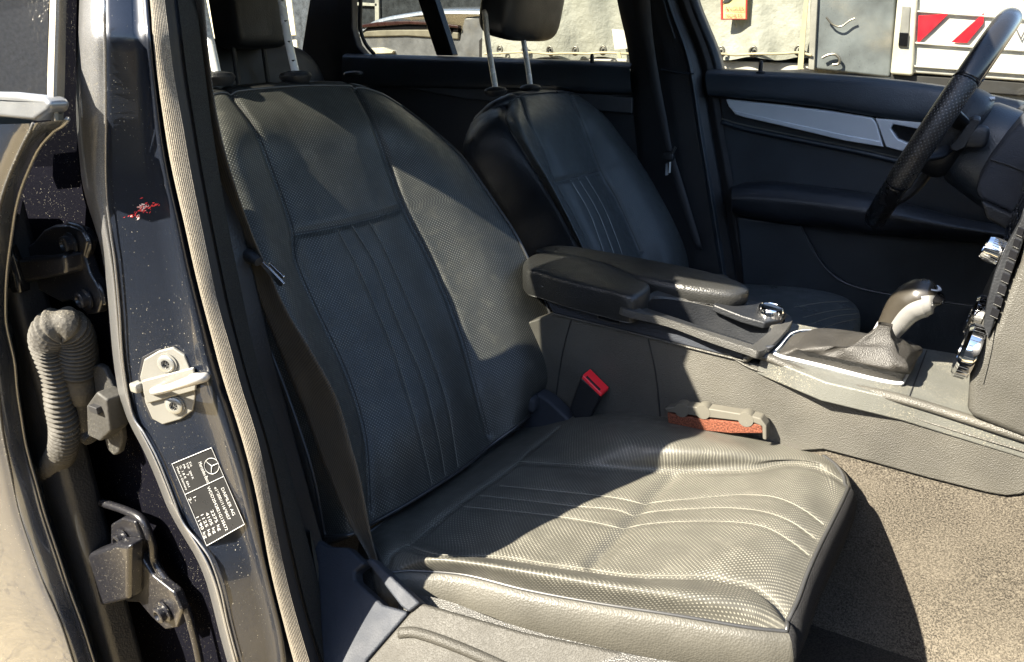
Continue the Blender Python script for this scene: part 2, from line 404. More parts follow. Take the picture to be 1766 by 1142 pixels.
def skirt(G, n, rings, scale=lambda p: 1.0):
    B = boundary(G); n = np.array(n, float); n /= np.linalg.norm(n); c = B.mean(0)
    T = np.roll(B, -3, 0)-np.roll(B, 3, 0); o = np.cross(T, n); o /= np.linalg.norm(o, axis=1)[:, None]+1e-9
    o = o*np.sign(((B-c)*o).sum(1).mean())
    for _ in range(8): o = (o+np.roll(o, 1, 0)+np.roll(o, -1, 0))/3
    o /= np.linalg.norm(o, axis=1)[:, None]
    sc = np.array([scale(p) for p in B])[:, None]; R = [B]
    for a, bk in rings: R.append(B+o*a*sc-n*bk)
    V = np.concatenate(R); m = len(B)
    F = [[i*m+j, i*m+(j+1) % m, (i+1)*m+(j+1) % m, (i+1)*m+j] for i in range(len(R)-1) for j in range(m)]
    F.append([(len(R)-1)*m+j for j in range(m)]); return V, F
def stitch(b, P, mat, parent, r=.0006, name='stitching', off=.0004, step=5):
    T = trace(b, P, step, off)
    if len(T) > 2: return tube(name, T, r, mat, parent, n=5, sharp=0)
def multi(name, parts, mat, parent, **k):
    V, F = [], []
    for v, f in parts: o = len(V); V += list(v); F += [[i+o for i in q] for q in f]
    return mesh(name, V, F, mat, parent, **k)
def stitches(b, lines, mat, parent, name='stitching', r=.0006, off=.0004, step=5):
    pp = []
    for P in lines:
        T = trace(b, P, step, off)
        if len(T) > 2: pp.append(tube(None, T, r, None, n=5))
    if pp: multi(name, pp, mat, parent)
# ------------------------------------------------------------------ passenger seat
NB = np.array([.87, 0, .493]); DB = .379
seat = thing('passenger_seat', 'black perforated leather front passenger seat, the nearest and largest seat, half in sunlight', 'car seat', (.4, -.38, 0))
bc = [
 [(338,178),(370,163),(398,159),(455,153),(510,149),(562,148),(613,150),(655,162),(692,184)],
 [(338,250),(392,232),(442,222),(492,214),(542,211),(592,208),(640,205),(692,207),(742,222)],
 [(352,335),(415,315),(470,297),(520,286),(570,279),(618,273),(665,268),(730,262),(795,270)],
 [(395,435),(455,418),(508,403),(557,394),(605,384),(652,372),(697,357),(780,340),(846,341)],
 [(437,535),(492,520),(538,505),(590,492),(641,475),(692,460),(742,444),(825,412),(893,413)],
 [(475,630),(530,612),(576,598),(628,582),(678,562),(728,543),(776,522),(862,490),(930,495)],
 [(510,725),(566,708),(611,690),(660,672),(710,650),(757,628),(803,603),(893,568),(956,575)],
 [(540,820),(592,806),(630,782),(682,765),(732,740),(780,712),(826,682),(908,645),(950,655)],
 [(560,925),(605,922),(641,903),(695,873),(747,841),(797,808),(846,768),(895,732),(925,705)]]
bh = [
 [-.05,-.035,-.03,-.028,-.028,-.028,-.03,-.035,-.05],
 [-.02,.012,.006,.0,.0,.0,.006,.012,-.015],
 [-.01,.018,.002,.003,.004,.003,.002,.027,.018],
 [-.005,.030,.0,.004,.006,.004,.0,.038,.040],
 [-.005,.036,.0,.003,.004,.003,.0,.046,.058],
 [-.005,.040,.0,.004,.006,.004,.0,.050,.062],
 [-.005,.040,.0,.006,.010,.006,.0,.048,.055],
 [-.01,.05,.0,.008,.012,.008,.0,.042,.035],
 [-.03,.02,-.02,-.016,-.014,-.016,-.02,.01,-.03]]
seamL = [(398,160),(440,220),(470,292),(505,390),(512,450),(550,538),(592,625),(620,702),(634,770),(640,880)]
seamR = [(613,152),(640,200),(665,265),(697,357),(740,440),(775,520),(800,590),(825,680),(843,750)]
seamH = [(508,403),(557,394),(600,385),(650,373),(697,357)]
st1 = [(582,396),(617,461),(648,531),(676,597),(704,681),(731,775),(745,835)]
st2 = [(606,388),(648,457),(676,531),(704,594),(732,660),(757,758),(768,820)]
st3 = [(636,382),(666,436),(711,534),(743,611),(771,695),(783,760),(790,805)]
G, gn, bb = upholster(bc, bh, NB, DB, [(seamL, .006, .006), (seamR, .008, .006), (seamH, .007, .005), (st1, .0022, .004), (st2, .0022, .004), (st3, .0022, .004)], 170, 190)
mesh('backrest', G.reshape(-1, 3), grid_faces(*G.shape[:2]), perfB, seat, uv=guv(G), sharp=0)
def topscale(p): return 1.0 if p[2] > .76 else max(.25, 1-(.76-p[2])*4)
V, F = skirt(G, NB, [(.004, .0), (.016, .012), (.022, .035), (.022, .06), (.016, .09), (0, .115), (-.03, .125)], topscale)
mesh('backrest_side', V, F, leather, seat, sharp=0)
tube('piping', boundary(G)[::2]+NB*.001, .0028, piping, seat, n=8, closed=True, sharp=0)
stitches(bb, [st1, st2, st3], thread, seat, r=.0006)
stitches(bb, [seamL, seamR, seamH], threadD, seat, name='seam', r=.0007)
# cushion
NC = np.array([0, 0, 1.0]); DC = .26
cc = [
 [(632,922),(655,905),(700,872),(760,834),(820,795),(868,757),(915,728),(955,712),(990,700)],
 [(648,948),(672,930),(712,905),(775,868),(838,830),(893,793),(945,762),(1000,722),(1042,706)],
 [(668,985),(725,950),(800,950),(850,905),(905,862),(955,825),(995,798),(1060,745),(1100,700)],
 [(712,985),(760,960),(865,960),(920,915),(975,875),(1020,838),(1060,808),(1125,755),(1165,714)],
 [(800,992),(850,974),(941,972),(990,928),(1045,885),(1085,850),(1120,811),(1190,768),(1232,727)],
 [(906,1018),(950,990),(1030,984),(1075,938),(1120,897),(1160,857),(1195,813),(1262,778),(1300,742)],
 [(1030,1041),(1070,1010),(1120,992),(1160,948),(1200,903),(1240,860),(1275,812),(1330,788),(1372,760)],
 [(1160,1061),(1190,1025),(1212,994),(1250,948),(1285,905),(1318,860),(1350,800),(1388,793),(1420,786)],
 [(1290,1083),(1300,1045),(1312,1016),(1332,970),(1352,925),(1375,880),(1404,806),(1428,808),(1446,808)],
 [(1356,1090),(1358,1078),(1363,1062),(1376,1035),(1392,990),(1412,945),(1437,895),(1452,865),(1463,840)]]
ch = [
 [-.03,-.03,-.045,-.045,-.045,-.045,-.045,-.03,-.03],
 [-.005,.0,-.02,-.02,-.02,-.02,-.02,.0,-.01],
 [.0,.015,-.008,-.008,-.008,-.008,-.008,.025,.005],
 [.0,.028,-.004,-.006,-.006,-.006,-.004,.035,.012],
 [.0,.032,.0,-.004,-.004,-.004,.0,.035,.015],
 [.0,.034,.002,.0,.0,.0,.002,.030,.015],
 [.002,.034,.008,.008,.008,.008,.008,.019,.011],
 [.004,.032,.014,.014,.014,.014,.012,.014,.008],
 [.004,.022,.014,.016,.016,.016,.012,.012,.006],
 [.002,.006,.006,.006,.006,.006,.004,.002,.0]]
cs_in = [(895,796),(1011,803),(1103,810),(1222,813),(1300,810),(1354,800),(1389,802),(1424,812),(1456,832)]
cs_out = [(700,940),(760,957),(863,960),(941,972),(1011,981),(1082,991),(1152,993),(1222,993),(1258,1000),(1301,1011),(1336,1036),(1360,1066)]
cs_rear = [(893,797),(860,821),(787,872),(710,937)]
cs_rearb = [(893,797),(860,775),(838,765)]
cs_up = [(893,797),(915,775),(942,755),(965,735)]
cs_up2 = [(705,938),(675,955),(668,975)]
la = [(863,838),(958,847),(1025,854),(1075,861),(1113,871)]; la2 = [(1113,871),(1134,866),(1187,861),(1266,854),(1319,855),(1354,863),(1389,881),(1421,905)]
lb = [(821,854),(923,865),(990,873),(1060,879),(1094,891)]; lb2 = [(1094,891),(1124,883),(1187,878),(1258,876),(1319,883),(1365,900),(1405,928)]
lc = [(800,874),(906,884),(962,891),(1029,902),(1076,913)]; lc2 = [(1076,913),(1110,905),(1170,900),(1258,900),(1319,909),(1365,934),(1396,958)]
brk = [(1160,818),(1113,871),(1076,913),(1020,975)]
CG, cn, cb = upholster(cc, ch, NC, DC, [(cs_in, .004, .008), (cs_out, .006, .007), (cs_rear, .006, .005), (cs_up, .005, .005), (cs_up2, .004, .005), (brk, .006, .010)]+[(q, .002, .004) for q in (la, la2, lb, lb2, lc, lc2)], 190, 170)
wr = np.random.rand(8, 3)
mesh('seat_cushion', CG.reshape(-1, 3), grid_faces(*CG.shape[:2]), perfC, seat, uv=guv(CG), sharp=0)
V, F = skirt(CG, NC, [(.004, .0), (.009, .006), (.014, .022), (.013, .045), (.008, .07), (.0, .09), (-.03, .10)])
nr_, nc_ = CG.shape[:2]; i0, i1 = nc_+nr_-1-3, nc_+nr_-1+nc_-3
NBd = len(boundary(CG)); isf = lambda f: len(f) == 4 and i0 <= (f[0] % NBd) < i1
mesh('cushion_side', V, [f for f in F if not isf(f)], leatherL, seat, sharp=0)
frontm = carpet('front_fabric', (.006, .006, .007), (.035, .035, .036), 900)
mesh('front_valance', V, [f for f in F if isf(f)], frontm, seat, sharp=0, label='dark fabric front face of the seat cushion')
Bc = boundary(CG); tube('piping', Bc[::2]+np.array([0, 0, .0005]), .0024, piping, seat, n=8, closed=True, sharp=0)
stitches(cb, [la, la2, lb, lb2, lc, lc2], thread, seat, r=.0007)
stitches(cb, [cs_in, cs_out, cs_rear, cs_up, cs_up2], thread, seat, name='seam', r=.0006)
# near-edge double stitch beneath the piping: short thread dashes
off = [Bc[i] for i in range(len(Bc))]
col0 = CG[:, 0]; pp = []
for i in range(60, len(col0)-4, 1):
    a = col0[i]+np.array([0, -.0125, -.012]); b2 = col0[i+1]+np.array([0, -.0125, -.012])
    pp.append(tube(None, [a*.75+b2*.25, a*.2+b2*.8], .0006, None, n=5))
# seat base, valances, hinge cover, rails
e0 = CG[60:, 0]; 
bx('seat_base', (.34, -.54, .05), (.74, -.20, .165), plasticD, seat, .01)
def seat_valance():
    # moulded side panel under the cushion: upper edge follows cushion, lower edge drops
    top = [(690,1040),(760,1055),(850,1090),(930,1115),(1010,1135),(1120,1160),(1300,1185)]
    T = np.array([Y_(u, v, -.625) for u, v in top]); T = cr_interp(T, 40)
    sec = [(.012, .006), (-.0, .0), (-.012, -.012), (-.017, -.045), (-.012, -.10), (.0, -.14)]
    Gv = np.array([[p+np.array([0, a, b]) for a, b in sec] for p in T]); Gv = dense(Gv, 60, 24)
    mesh('side_valance', Gv.reshape(-1, 3), grid_faces(60, 24), plastic, seat, sharp=0)
seat_valance()
# headrest (above the picture), posts, sleeves
ppts = [[(375,133),(362,70),(348,0),(340,-60)], [(511,131),(497,68),(486,0),(478,-60)]]
for q, P in enumerate(ppts):
    T = [pl(u, v, NB, DB-.035) for u, v in P]
    tube('headrest_post', T, .0065, postm, seat, n=14, res=16, label='chrome headrest post with adjustment notches' if q else None)
    b0 = T[0]
    revolve('post_sleeve', [(.018, -.012), (.025, -.004), (.026, .0), (.023, .005), (.009, .008)], b0+np.array([-.002, 0, .0]), (0, 0, 1), plasticD, seat, n=28)
    if q:
        for k in range(5):
            tt = cr_interp(T, 30)[4+5*k]; superell('post_notch', tt+np.array([.005, -.003, 0]), (.004, .006, .003), black, seat, n=8)
superell('headrest', (-.02, -.375, 1.06), (.13, .27, .17), leather, seat, e=.5)
# recliner hinge cover on the inboard side
hp = [(880,745),(905,700),(925,678),(945,690),(985,728),(1010,740),(990,748),(940,755)]
T = [Y_(u, v, -.155) for u, v in hp]
slab('hinge_cover', T, (0, .03, 0), plasticB, seat, .006, 3)
superell('hinge_cap', Y_(915, 694, -.16), (.03, .03, .03), plasticB, seat, e=.6, n=14)
# ------------------------------------------------------------------ driver seat
DD = .352
dseat = thing('driver_seat', 'black leather driver seat beyond the console, in shade, mostly smooth with fine stitched centre', 'car seat', (.4, .38, 0))
dc = [
 [(874,186),(882,174),(898,165),(920,162),(943,160),(963,160),(983,161),(1010,168),(1037,184)],
 [(874,212),(893,206),(912,208),(936,200),(958,198),(982,194),(1002,190),(1030,194),(1063,208)],
 [(900,258),(916,256),(937,260),(955,254),(974,250),(994,245),(1016,238),(1056,238),(1096,243)],
 [(930,305),(944,305),(957,313),(980,308),(999,304),(1018,300),(1036,294),(1085,282),(1128,290)],
 [(957,350),(970,354),(983,360),(1003,356),(1023,350),(1042,346),(1058,340),(1112,330),(1158,334)],
 [(980,392),(992,398),(1008,408),(1025,404),(1046,400),(1066,394),(1084,388),(1138,376),(1185,385)],
 [(1000,430),(1012,442),(1030,452),(1048,448),(1070,444),(1088,438),(1104,432),(1155,424),(1200,440)],
 [(1020,480),(1034,494),(1050,500),(1070,497),(1090,490),(1108,486),(1120,480),(1165,476),(1203,500)]]
dh = [[-.06,-.045,-.035,-.03,-.03,-.03,-.03,-.04,-.06],
 [-.02,.01,.004,.0,.0,.0,.004,.01,-.02],
 [-.005,.025,.0,.006,.008,.006,.0,.03,-.005],
 [.0,.035,.0,.006,.008,.006,.0,.04,.03],
 [.0,.04,.0,.006,.008,.006,.0,.045,.045],
 [.0,.045,.0,.006,.01,.006,.0,.05,.05],
 [.0,.045,.0,.006,.01,.006,.0,.05,.045],
 [.0,.045,.0,.006,.01,.006,.0,.05,.0]]
dL = [(898,168),(912,208),(937,260),(957,313),(983,360),(1008,408),(1030,450)]
dR = [(983,162),(1008,221),(1036,294),(1063,342),(1090,400),(1104,432)]
dH = [(957,313),(999,304),(1036,294)]
d1 = [(984,311),(1015,364),(1036,419),(1046,450)]; d2 = [(997,308),(1030,364),(1052,419),(1062,448)]; d3 = [(1010,304),(1041,357),(1063,410),(1075,445)]
DG, dn, db_ = upholster(dc, dh, NB, DD, [(dL, .006, .006), (dR, .010, .006), (dH, .011, .005), (d1, .002, .004), (d2, .002, .004), (d3, .002, .004)], 120, 120)
mesh('backrest', DG.reshape(-1, 3), grid_faces(*DG.shape[:2]), perfD, dseat, uv=guv(DG), sharp=0)
def dts(p): return 1.0 if p[2] > .70 else max(.3, 1-(.70-p[2])*4)
V, F = skirt(DG, NB, [(.004, .0), (.014, .010), (.022, .03), (.026, .06), (.022, .10), (.006, .135), (-.03, .15)], dts)
mesh('backrest_side', V, F, leatherD, dseat, sharp=0)
tube('piping', boundary(DG)[::2]+NB*.001, .0024, piping, dseat, n=8, closed=True, sharp=0)
driver_thread = simple('driver_thread', (.32, .32, .30), .9)
stitches(db_, [d1, d2, d3], driver_thread, dseat, r=.0007)
stitches(db_, [dL, dR, dH], threadD, dseat, name='seam', r=.0007)
dp = [[(855,156),(849,120),(841,70),(836,20)], [(915,151),(910,115),(904,78),(898,30)]]
for P in dp:
    T = [pl(u, v, NB, DD-.05) for u, v in P]
    tube('headrest_post', T, .0068, postm, dseat, n=14, res=14)
    revolve('post_sleeve', [(.018, -.012), (.026, -.004), (.027, .0), (.022, .005), (.009, .008)], T[0], (0, 0, 1), plasticD, dseat, n=28)
# driver headrest: two lobes meeting in a seam
hc = pl(911, 27, NB, DD-.02)
hR = rotm('Y', 14)
superell('headrest', hc+np.array([-.01, 0, .035]), (.105, .285, .185), leatherD, dseat, e=.42, R=hR, n=32)
fc = [(876+3*math.sin(t*2.2), 66-t*90) for t in np.linspace(0, 1, 6)]
# driver cushion seen past the console
dcu = [[(1300,520),(1345,515),(1400,508),(1455,512),(1500,505),(1560,515),(1600,545)],
       [(1310,560),(1350,545),(1410,530),(1470,524),(1520,525),(1580,540),(1620,560)],
       [(1330,600),(1370,585),(1420,568),(1480,556),(1540,556),(1600,566),(1640,590)],
       [(1350,650),(1390,630),(1440,610),(1500,600),(1560,598),(1620,606),(1660,620)]]
bxs = superell('seat_cushion', (.44, .40, .245), (.56, .50, .13), leatherD, dseat, e=.55, R=rotm('Y', -4), n=36)
Gd = bvh_of(np.array([[(x, y, .31) for y in np.linspace(.1, .7, 4)] for x in np.linspace(.0, 1.0, 4)]))
cushion_tree = BVHTree.FromPolygons([v.co[:] for v in bxs.data.vertices], [p.vertices[:] for p in bxs.data.polygons])
bxs.data.materials[0] = simple('driver_cushion_leather', (.055, .065, .070), .34, grain=420, gs=.3)
stitches(cushion_tree, [[(1385,548),(1430,537),(1480,533),(1530,537)], [(1400,558),(1440,546),(1485,541),(1526,544)], [(1415,568),(1450,556),(1490,549),(1522,551)], [(1370,530),(1420,522),(1480,520),(1540,526)]], thread, dseat, r=.0009)
# ------------------------------------------------------------------ centre console
con = thing('center_console', 'centre console with armrests, open tray and chrome rotary knob between the front seats', 'console', (.6, 0, 0))
YC = -.120
cx = lambda u, v, y=YC: Y_(u, v, y)
# leatherette side wall
side = [(900,560),(905,600),(900,760),(985,800),(1200,790),(1420,776),(1500,797),(1600,825),(1700,850),(1735,856),(1762,853),(1800,835),(1900,800),(1900,800),(1766,757),(1560,690),(1425,662),(1290,625),(1240,612),(1160,592),(1056,566),(953,541)]
slab('side_panel', [cx(*p) for p in side], (0, .03, 0), plasticT, con, .003)
# dark upper frame
fr = [(925,492),(953,541),(1056,566),(1160,592),(1240,612),(1290,624),(1312,612),(1336,598),(1298,600),(1224,578),(1154,552),(1067,529),(1011,512),(934,493)]
slab('upper_frame', [cx(*p, YC-.004) for p in fr], (0, .012, 0), plasticB, con, .004)
# frame lips
tube('frame_lip', [cx(u, v, YC-.006) for u, v in [(934,494),(1011,513),(1067,530),(1154,553),(1224,580),(1290,603),(1312,607)]], .0022, plasticT, con, n=8, res=40)
tube('frame_lip', [cx(u, v, YC-.004) for u, v in [(953,541),(1056,566),(1160,592),(1240,612),(1290,624)]], .0015, plasticT, con, n=8, res=40)
slab('switch_blank', [cx(*p, YC-.0065) for p in [(1031,535),(1067,544),(1068,558),(1032,549)]], (0, .004, 0), gloss, con, .001)
tube('switch_surround', [cx(*p, YC-.0068) for p in [(1030,534),(1068,543),(1069,560),(1031,550)]], .0010, plastic, con, n=6, closed=True)
tube('panel_seam', [cx(*p, YC-.0005) for p in [(1118,585),(1130,640),(1137,700),(1140,760)]], .0012, black, con, n=6, res=12)
tube('panel_seam', [cx(*p, YC-.0005) for p in [(985,552),(972,600),(962,660),(955,720)]], .0012, black, con, n=6, res=12)
# tray: a rim ring with sunk box
zt = .425
def onto(u, v, y=None, a=None):
    return Z_(u, v, a)
# plane of the console top: through near lip at Y=-.12
p1 = cx(1103, 532); p2 = cx(1298, 597); p3 = Y_(1330, 566, -.045)
ntop = np.cross(p2-p1, np.array([0, 1, 0.0])); ntop /= np.linalg.norm(ntop); ntop = ntop if ntop[2] > 0 else -ntop; dtop = ntop@p1
tp = lambda u, v, h=0: pl(u, v, ntop, dtop+h)
rim_out = [(1070,530),(1112,512),(1150,500),(1290,515),(1345,535),(1366,548),(1362,562),(1336,592),(1312,606),(1290,600),(1224,578),(1154,552)]
rim_in = [(1103,531),(1118,520),(1137,512),(1210,522),(1290,545),(1326,560),(1330,567),(1315,580),(1300,592),(1292,592),(1230,573),(1161,553)]
def clampY(B):
    B = B.copy(); B[:, 1] = np.maximum(B[:, 1], -.105); return B
def ring_mesh(name, A, B, h, drop, mat, parent, n=72):
    A = cr_interp([tp(*p, h) for p in A], n, True); B = cr_interp([tp(*p, h) for p in B], n, True); dn_ = ntop*drop
    rows = [A-dn_, A-ntop*.002, A*.97+B*.03, A*.06+B*.94, B-ntop*.003, clampY(B)-ntop*.008, clampY(B)-ntop*.055]
    V = np.concatenate(rows); F = [[i*n+j, i*n+(j+1) % n, (i+1)*n+(j+1) % n, (i+1)*n+j] for i in range(4) for j in range(n)]
    o = mesh(name+'_rim', V, F, mat, parent, sharp=50)
    F = [[i*n+j, i*n+(j+1) % n, (i+1)*n+(j+1) % n, (i+1)*n+j] for i in range(4, len(rows)-1) for j in range(n)]
    F.append([(len(rows)-1)*n+j for j in range(n)])
    mesh(name+'_well', V, F, plasticD, parent, sharp=50); return o
ring_mesh('storage_tray', rim_out, rim_in, .006, .011, plastic, con)
# deck plate behind the tray up to the dashboard
deck = [(1290,500),(1366,556),(1450,575),(1548,594),(1667,614),(1760,632),(1780,740),(1766,752),(1565,690),(1425,658),(1312,612),(1345,580)]
def deckpt(u, v, h=0): return pl(u, v, ntop2, dtop2+h)
q1 = cx(1312, 612); q2 = cx(1766, 751)
ntop2 = np.cross(q2-q1, np.array([0, 1, 0.0])); ntop2 /= np.linalg.norm(ntop2); ntop2 = ntop2 if ntop2[2] > 0 else -ntop2; dtop2 = ntop2@q1
deckm = simple('dusty_deck_plastic', (.075, .076, .068), .5, grain=700, gs=.3, dust=.5)
slab('deck', [deckpt(*p) for p in [(1312,613),(1425,659),(1565,692),(1766,752),(1810,766),(1800,640),(1667,612),(1548,593),(1450,573),(1366,556),(1340,575)]], -ntop2*.03, deckm, con, .003)
tube('deck_joint', [deckpt(*p, .0005) for p in [(1598,605),(1585,640),(1566,690)]], .0009, black, con, n=6, res=12)
# outer rail along the near side of the deck
rail = [(1285,618),(1312,612),(1425,658),(1565,691),(1766,754),(1850,782)]
T = [cx(*p, YC-.002) for p in rail]; tube('deck_rail', T, .008, plasticT, con, n=14, res=60, flat=.8, sharp=0)
tube('rail_bead', [cx(*p, YC-.003) for p in [(1250,608),(1299,636),(1390,659),(1495,690),(1600,728),(1766,778),(1850,805)]], .0016, plasticT, con, n=8, res=50)
# armrest lobes
def pad(name, outline, h, thick, mat, parent, flatness=.35, n=90, tpn=None, d=None, crown=.006):
    """cushioned lid: traced plan outline with rounded edges"""
    nn_, dd_ = tpn, d; A = cr_interp([pl(*p, nn_, dd_+h) for p in outline], n, True); c = A.mean(0)
    rows = []
    for s, dz in ((.975, -thick), (.995, -thick*.93), (1.003, -thick*.5), (1.002, -thick*.16), (.99, -.0035), (.965, -.0005), (.92, .001), (.80, .002), (.6, crown), (.3, crown+.001), (.02, crown+.001)):
        inw = (1-s); rows.append(c+(A-c)*s+nn_*dz)
    V = np.concatenate([[r for r in R] for R in rows]); F = [[i*n+j, i*n+(j+1) % n, (i+1)*n+(j+1) % n, (i+1)*n+j] for i in range(len(rows)-1) for j in range(n)]
    F.append([j for j in range(n)]); F.append([(len(rows)-1)*n+j for j in range(n)])
    return mesh(name, V, F, mat, parent, sharp=0)
NA = ntop*.35+np.array([0, 0, 1.0])*.65; NA /= np.linalg.norm(NA)
dA = NA@Y_(1035, 500, -.115)
pad('armrest_lid', [(903,450),(922,437),(960,435),(1010,443),(1065,462),(1105,480),(1122,492),(1108,506),(1088,511),(1040,500),(985,487),(935,472),(908,464)], .012, .044, leather, con, tpn=NA, d=dA, crown=.004)
dB2 = NA@Y_(1180, 470, .03)
pad('driver_armrest', [(925,428),(965,422),(1040,433),(1140,452),(1210,466),(1262,480),(1290,492),(1288,499),(1262,502),(1200,495),(1150,487),(1090,474),(1040,455),(960,441)], .0, .026, leather, con, tpn=NA, d=dB2, crown=.002)
bx('armrest_base', (.36, -.005, .40), (.55, .10, .462), plasticD, con, .01)
# rotary knob
kb = tp(1326, 548, .006)
slab('knob_plinth', [tp(*p, .012) for p in [(1240,512),(1320,520),(1358,540),(1350,552),(1320,556),(1280,545),(1230,525)]], -ntop*.012, plasticD, con, .003)
kn = thing_k = None
revolve('rotary_knob', [(.0, .0), (.020, .0), (.0205, .004), (.0195, .016), (.0170, .019), (.0165, .018), (.0, .0185)][1:], kb, ntop, chrome, con, n=40)
revolve('knob_collar', [(.024, -.004), (.024, .001), (.021, .003)], kb, ntop, gloss, con, n=36)
pp = []
for j in range(20):
    t = 2*math.pi*j/20; a = np.cross(ntop, (0, 1, 0)); b2 = np.cross(ntop, a); c = kb+.0203*(math.cos(t)*a+math.sin(t)*b2)
    pp.append(tube(None, [c+ntop*.003, c+ntop*.015], .0006, None, n=5))
multi('knob_ribs', pp, plasticD, con)
# gear plate, chrome frame, boot, lever
fo = [(1338,612),(1345,600),(1366,577),(1400,572),(1467,580),(1530,594),(1576,606),(1574,622),(1558,655),(1548,661),(1500,652),(1425,633),(1370,620)]
n = 80; A = cr_interp([deckpt(*p, .004) for p in fo], n, True)
tube('frame_bead', A, .0032, satin, con, n=10, closed=True, sharp=0); cA_ = A.mean(0); rows_ = [cA_+(A-cA_)*q+ntop2*h for q, h in ((1.02, -.006), (1.015, .001), (1.0, .003), (.95, .003), (.93, .001), (.925, -.004))]
V = np.concatenate(rows_); F = [[i*n+j, i*n+(j+1) % n, (i+1)*n+(j+1) % n, (i+1)*n+j] for i in range(5) for j in range(n)]
mesh('shifter_frame', V, F, chrome, con, sharp=35)
A0 = cr_interp([deckpt(*p, .004) for p in fo], n, True); cA = A0.mean(0)
bootm = simple('boot_leather', (.026, .024, .021), .5, grain=700, gs=.5)
top = deckpt(1522, 590, .055)
rows = []
lev0 = deckpt(1510, 612, .03)
for k, (s, h) in enumerate([(1.0, 0), (.92, .004), (.86, .010), (.84, .007), (.74, .008), (.6, .010), (.45, .013), (.32, .018), (.22, .025), (.15, .033), (.11, .040), (.10, .046)]):
    cc_ = cA*(1-min(1, k/6.))+lev0*min(1, k/6.)
    R_ = []
    for j in range(n):
        t = 2*math.pi*j/n; w = 1+(.05*math.sin(3*t+k*1.3)+.03*math.sin(6*t-k*1.4))*(1 if 3 < k < 10 else 0)
        dd = A0[j]-cA
        R_.append(cc_+dd*s*w*(np.array([1, 1, 1]))+ntop2*(h+(.004*math.sin(3*t+k*1.7) if 3 < k < 9 else 0)))
    rows.append(R_)
V = np.concatenate(rows); F = [[i*n+j, i*n+(j+1) % n, (i+1)*n+(j+1) % n, (i+1)*n+j] for i in range(len(rows)-1) for j in range(n)]
mesh('shifter_boot', V, F, bootm, con, sharp=0)
YG = -.012
lp = [(1505,606),(1524,582),(1538,560),(1553,536),(1568,516),(1590,505),(1612,512)]
gl = thing('gear_lever', 'black and satin silver automatic gear lever standing out of the leather boot', 'gear lever', Y_(1505, 606, YG))
T = [Y_(u, v, YG) for u, v in [(1500,618),(1512,598),(1522,584)]]
tube('lever_shaft', T, .009, plasticD, gl, n=16, res=8)
T = [Y_(u, v, YG) for u, v in [(1512,600),(1527,577),(1534,566)]]
tube('lever_collar', T, [.017, .0175, .018], satin, gl, n=24, res=8)
T = cr_interp([Y_(u, v, YG) for u, v in [(1528,577),(1541,557),(1556,536),(1571,522),(1588,514),(1606,511),(1617,511)]], 44)
Vg, Fg = tube(None, T, [.0160, .0195, .0235, .0265, .0275, .0240, .012], None, n=40)
mesh('lever_grip', Vg, Fg, simple('worn_grip_leather', (.030, .026, .020), .3), gl, sharp=0)
V2, F2 = tube(None, T, [.0164, .0200, .0241, .0271, .0280, .0244, .0122], None, n=40)
dv = np.array([.62, -.35, -.70]); keep = []
for f in F2[:-2]:
    i0 = f[0]//40; cpt = T[min(i0, 43)]; q = np.mean([V2[k] for k in f], axis=0)-cpt
    if q@dv/np.linalg.norm(q) > .15: keep.append(f)
mesh('grip_trim', V2, keep, simple('grip_satin_silver', (.36, .355, .34), .3, metal=.5, var=.05), gl, sharp=0)
ct = Y_(1597, 497, YG); superell('grip_cap', ct+np.array([-.002, 0, -.009]), (.056, .044, .024), gloss, gl, e=.95, R=rotm('Y', 14), n=24)
ax = np.array([.24, 0, 1.0]); ax /= np.linalg.norm(ax)
revolve('grip_badge_ring', [(.0165, .0), (.0185, .0015), (.0170, .003), (.0155, .002)], ct+ax*.0025, ax, satin, gl, n=36)
# buckle
bk = thing('seat_belt_buckle', 'seat belt buckle with bright red release button beside the passenger seat', 'buckle', Y_(1003, 740, -.14))
B1 = [(1002,648),(1021,641),(1054,671),(1049,688),(1012,731),(993,727),(982,708)]
slab('buckle_body', [Y_(u, v, -.15) for u, v in [(1001,650),(1037,682),(1012,731),(992,727),(981,706)]], (0, .022, .004), plasticD, bk, .004, 3)
R0 = [Y_(1004, 648, -.151), Y_(1037, 681, -.151)]; off = np.array([.004, .021, .006])
slab('release_button', [R0[0]+[0, .001, .001], R0[1]+[0, .001, .001], R0[1]+off, R0[0]+off], (-.001, -.001, -.006), red, bk, .0015)
slab('buckle_slot', [R0[0]*.85+R0[1]*.15+off*.12, R0[0]*.15+R0[1]*.85+off*.12, R0[0]*.15+R0[1]*.85+off*.30, R0[0]*.85+R0[1]*.15+off*.30], (0, -.0006, .0012), black, bk, 0)
tube('buckle_strap', [Y_(1003, 728, -.14), Y_(996, 745, -.135), Y_(985, 765, -.13)], .009, web, bk, n=8, flat=.4)
# brush wedged beside the seat
br = thing('brush', 'grey brush with orange brown bristles wedged between passenger seat and console', 'brush', Y_(1240, 745, -.14))
bt = [(1148,712),(1175,706),(1230,716),(1290,728),(1312,735)]
bw = [(1150,722),(1200,734),(1260,741),(1316,746),(1312,733),(1270,726),(1220,718),(1170,709)]
bris = carpet('orange_bristles', (.03, .012, .009), (.24, .085, .05), 420)
greyp = simple('grey_brush_plastic', (.075, .070, .056), .7, dust=.1)
slab('bristles', [Y_(u, v, -.150) for u, v in [(1150,712),(1200,722),(1260,728),(1312,733),(1317,748),(1260,748),(1200,742),(1152,730)]], (0, .012, 0), bris, br, .002)
slab('brush_body', [Y_(u, v, -.1505) for u, v in [(1146,704),(1180,700),(1230,706),(1290,716),(1312,722),(1322,736),(1322,760),(1315,758),(1314,736),(1300,730),(1260,725),(1200,718),(1150,711)]], (0, .020, 0), greyp, br, .002)
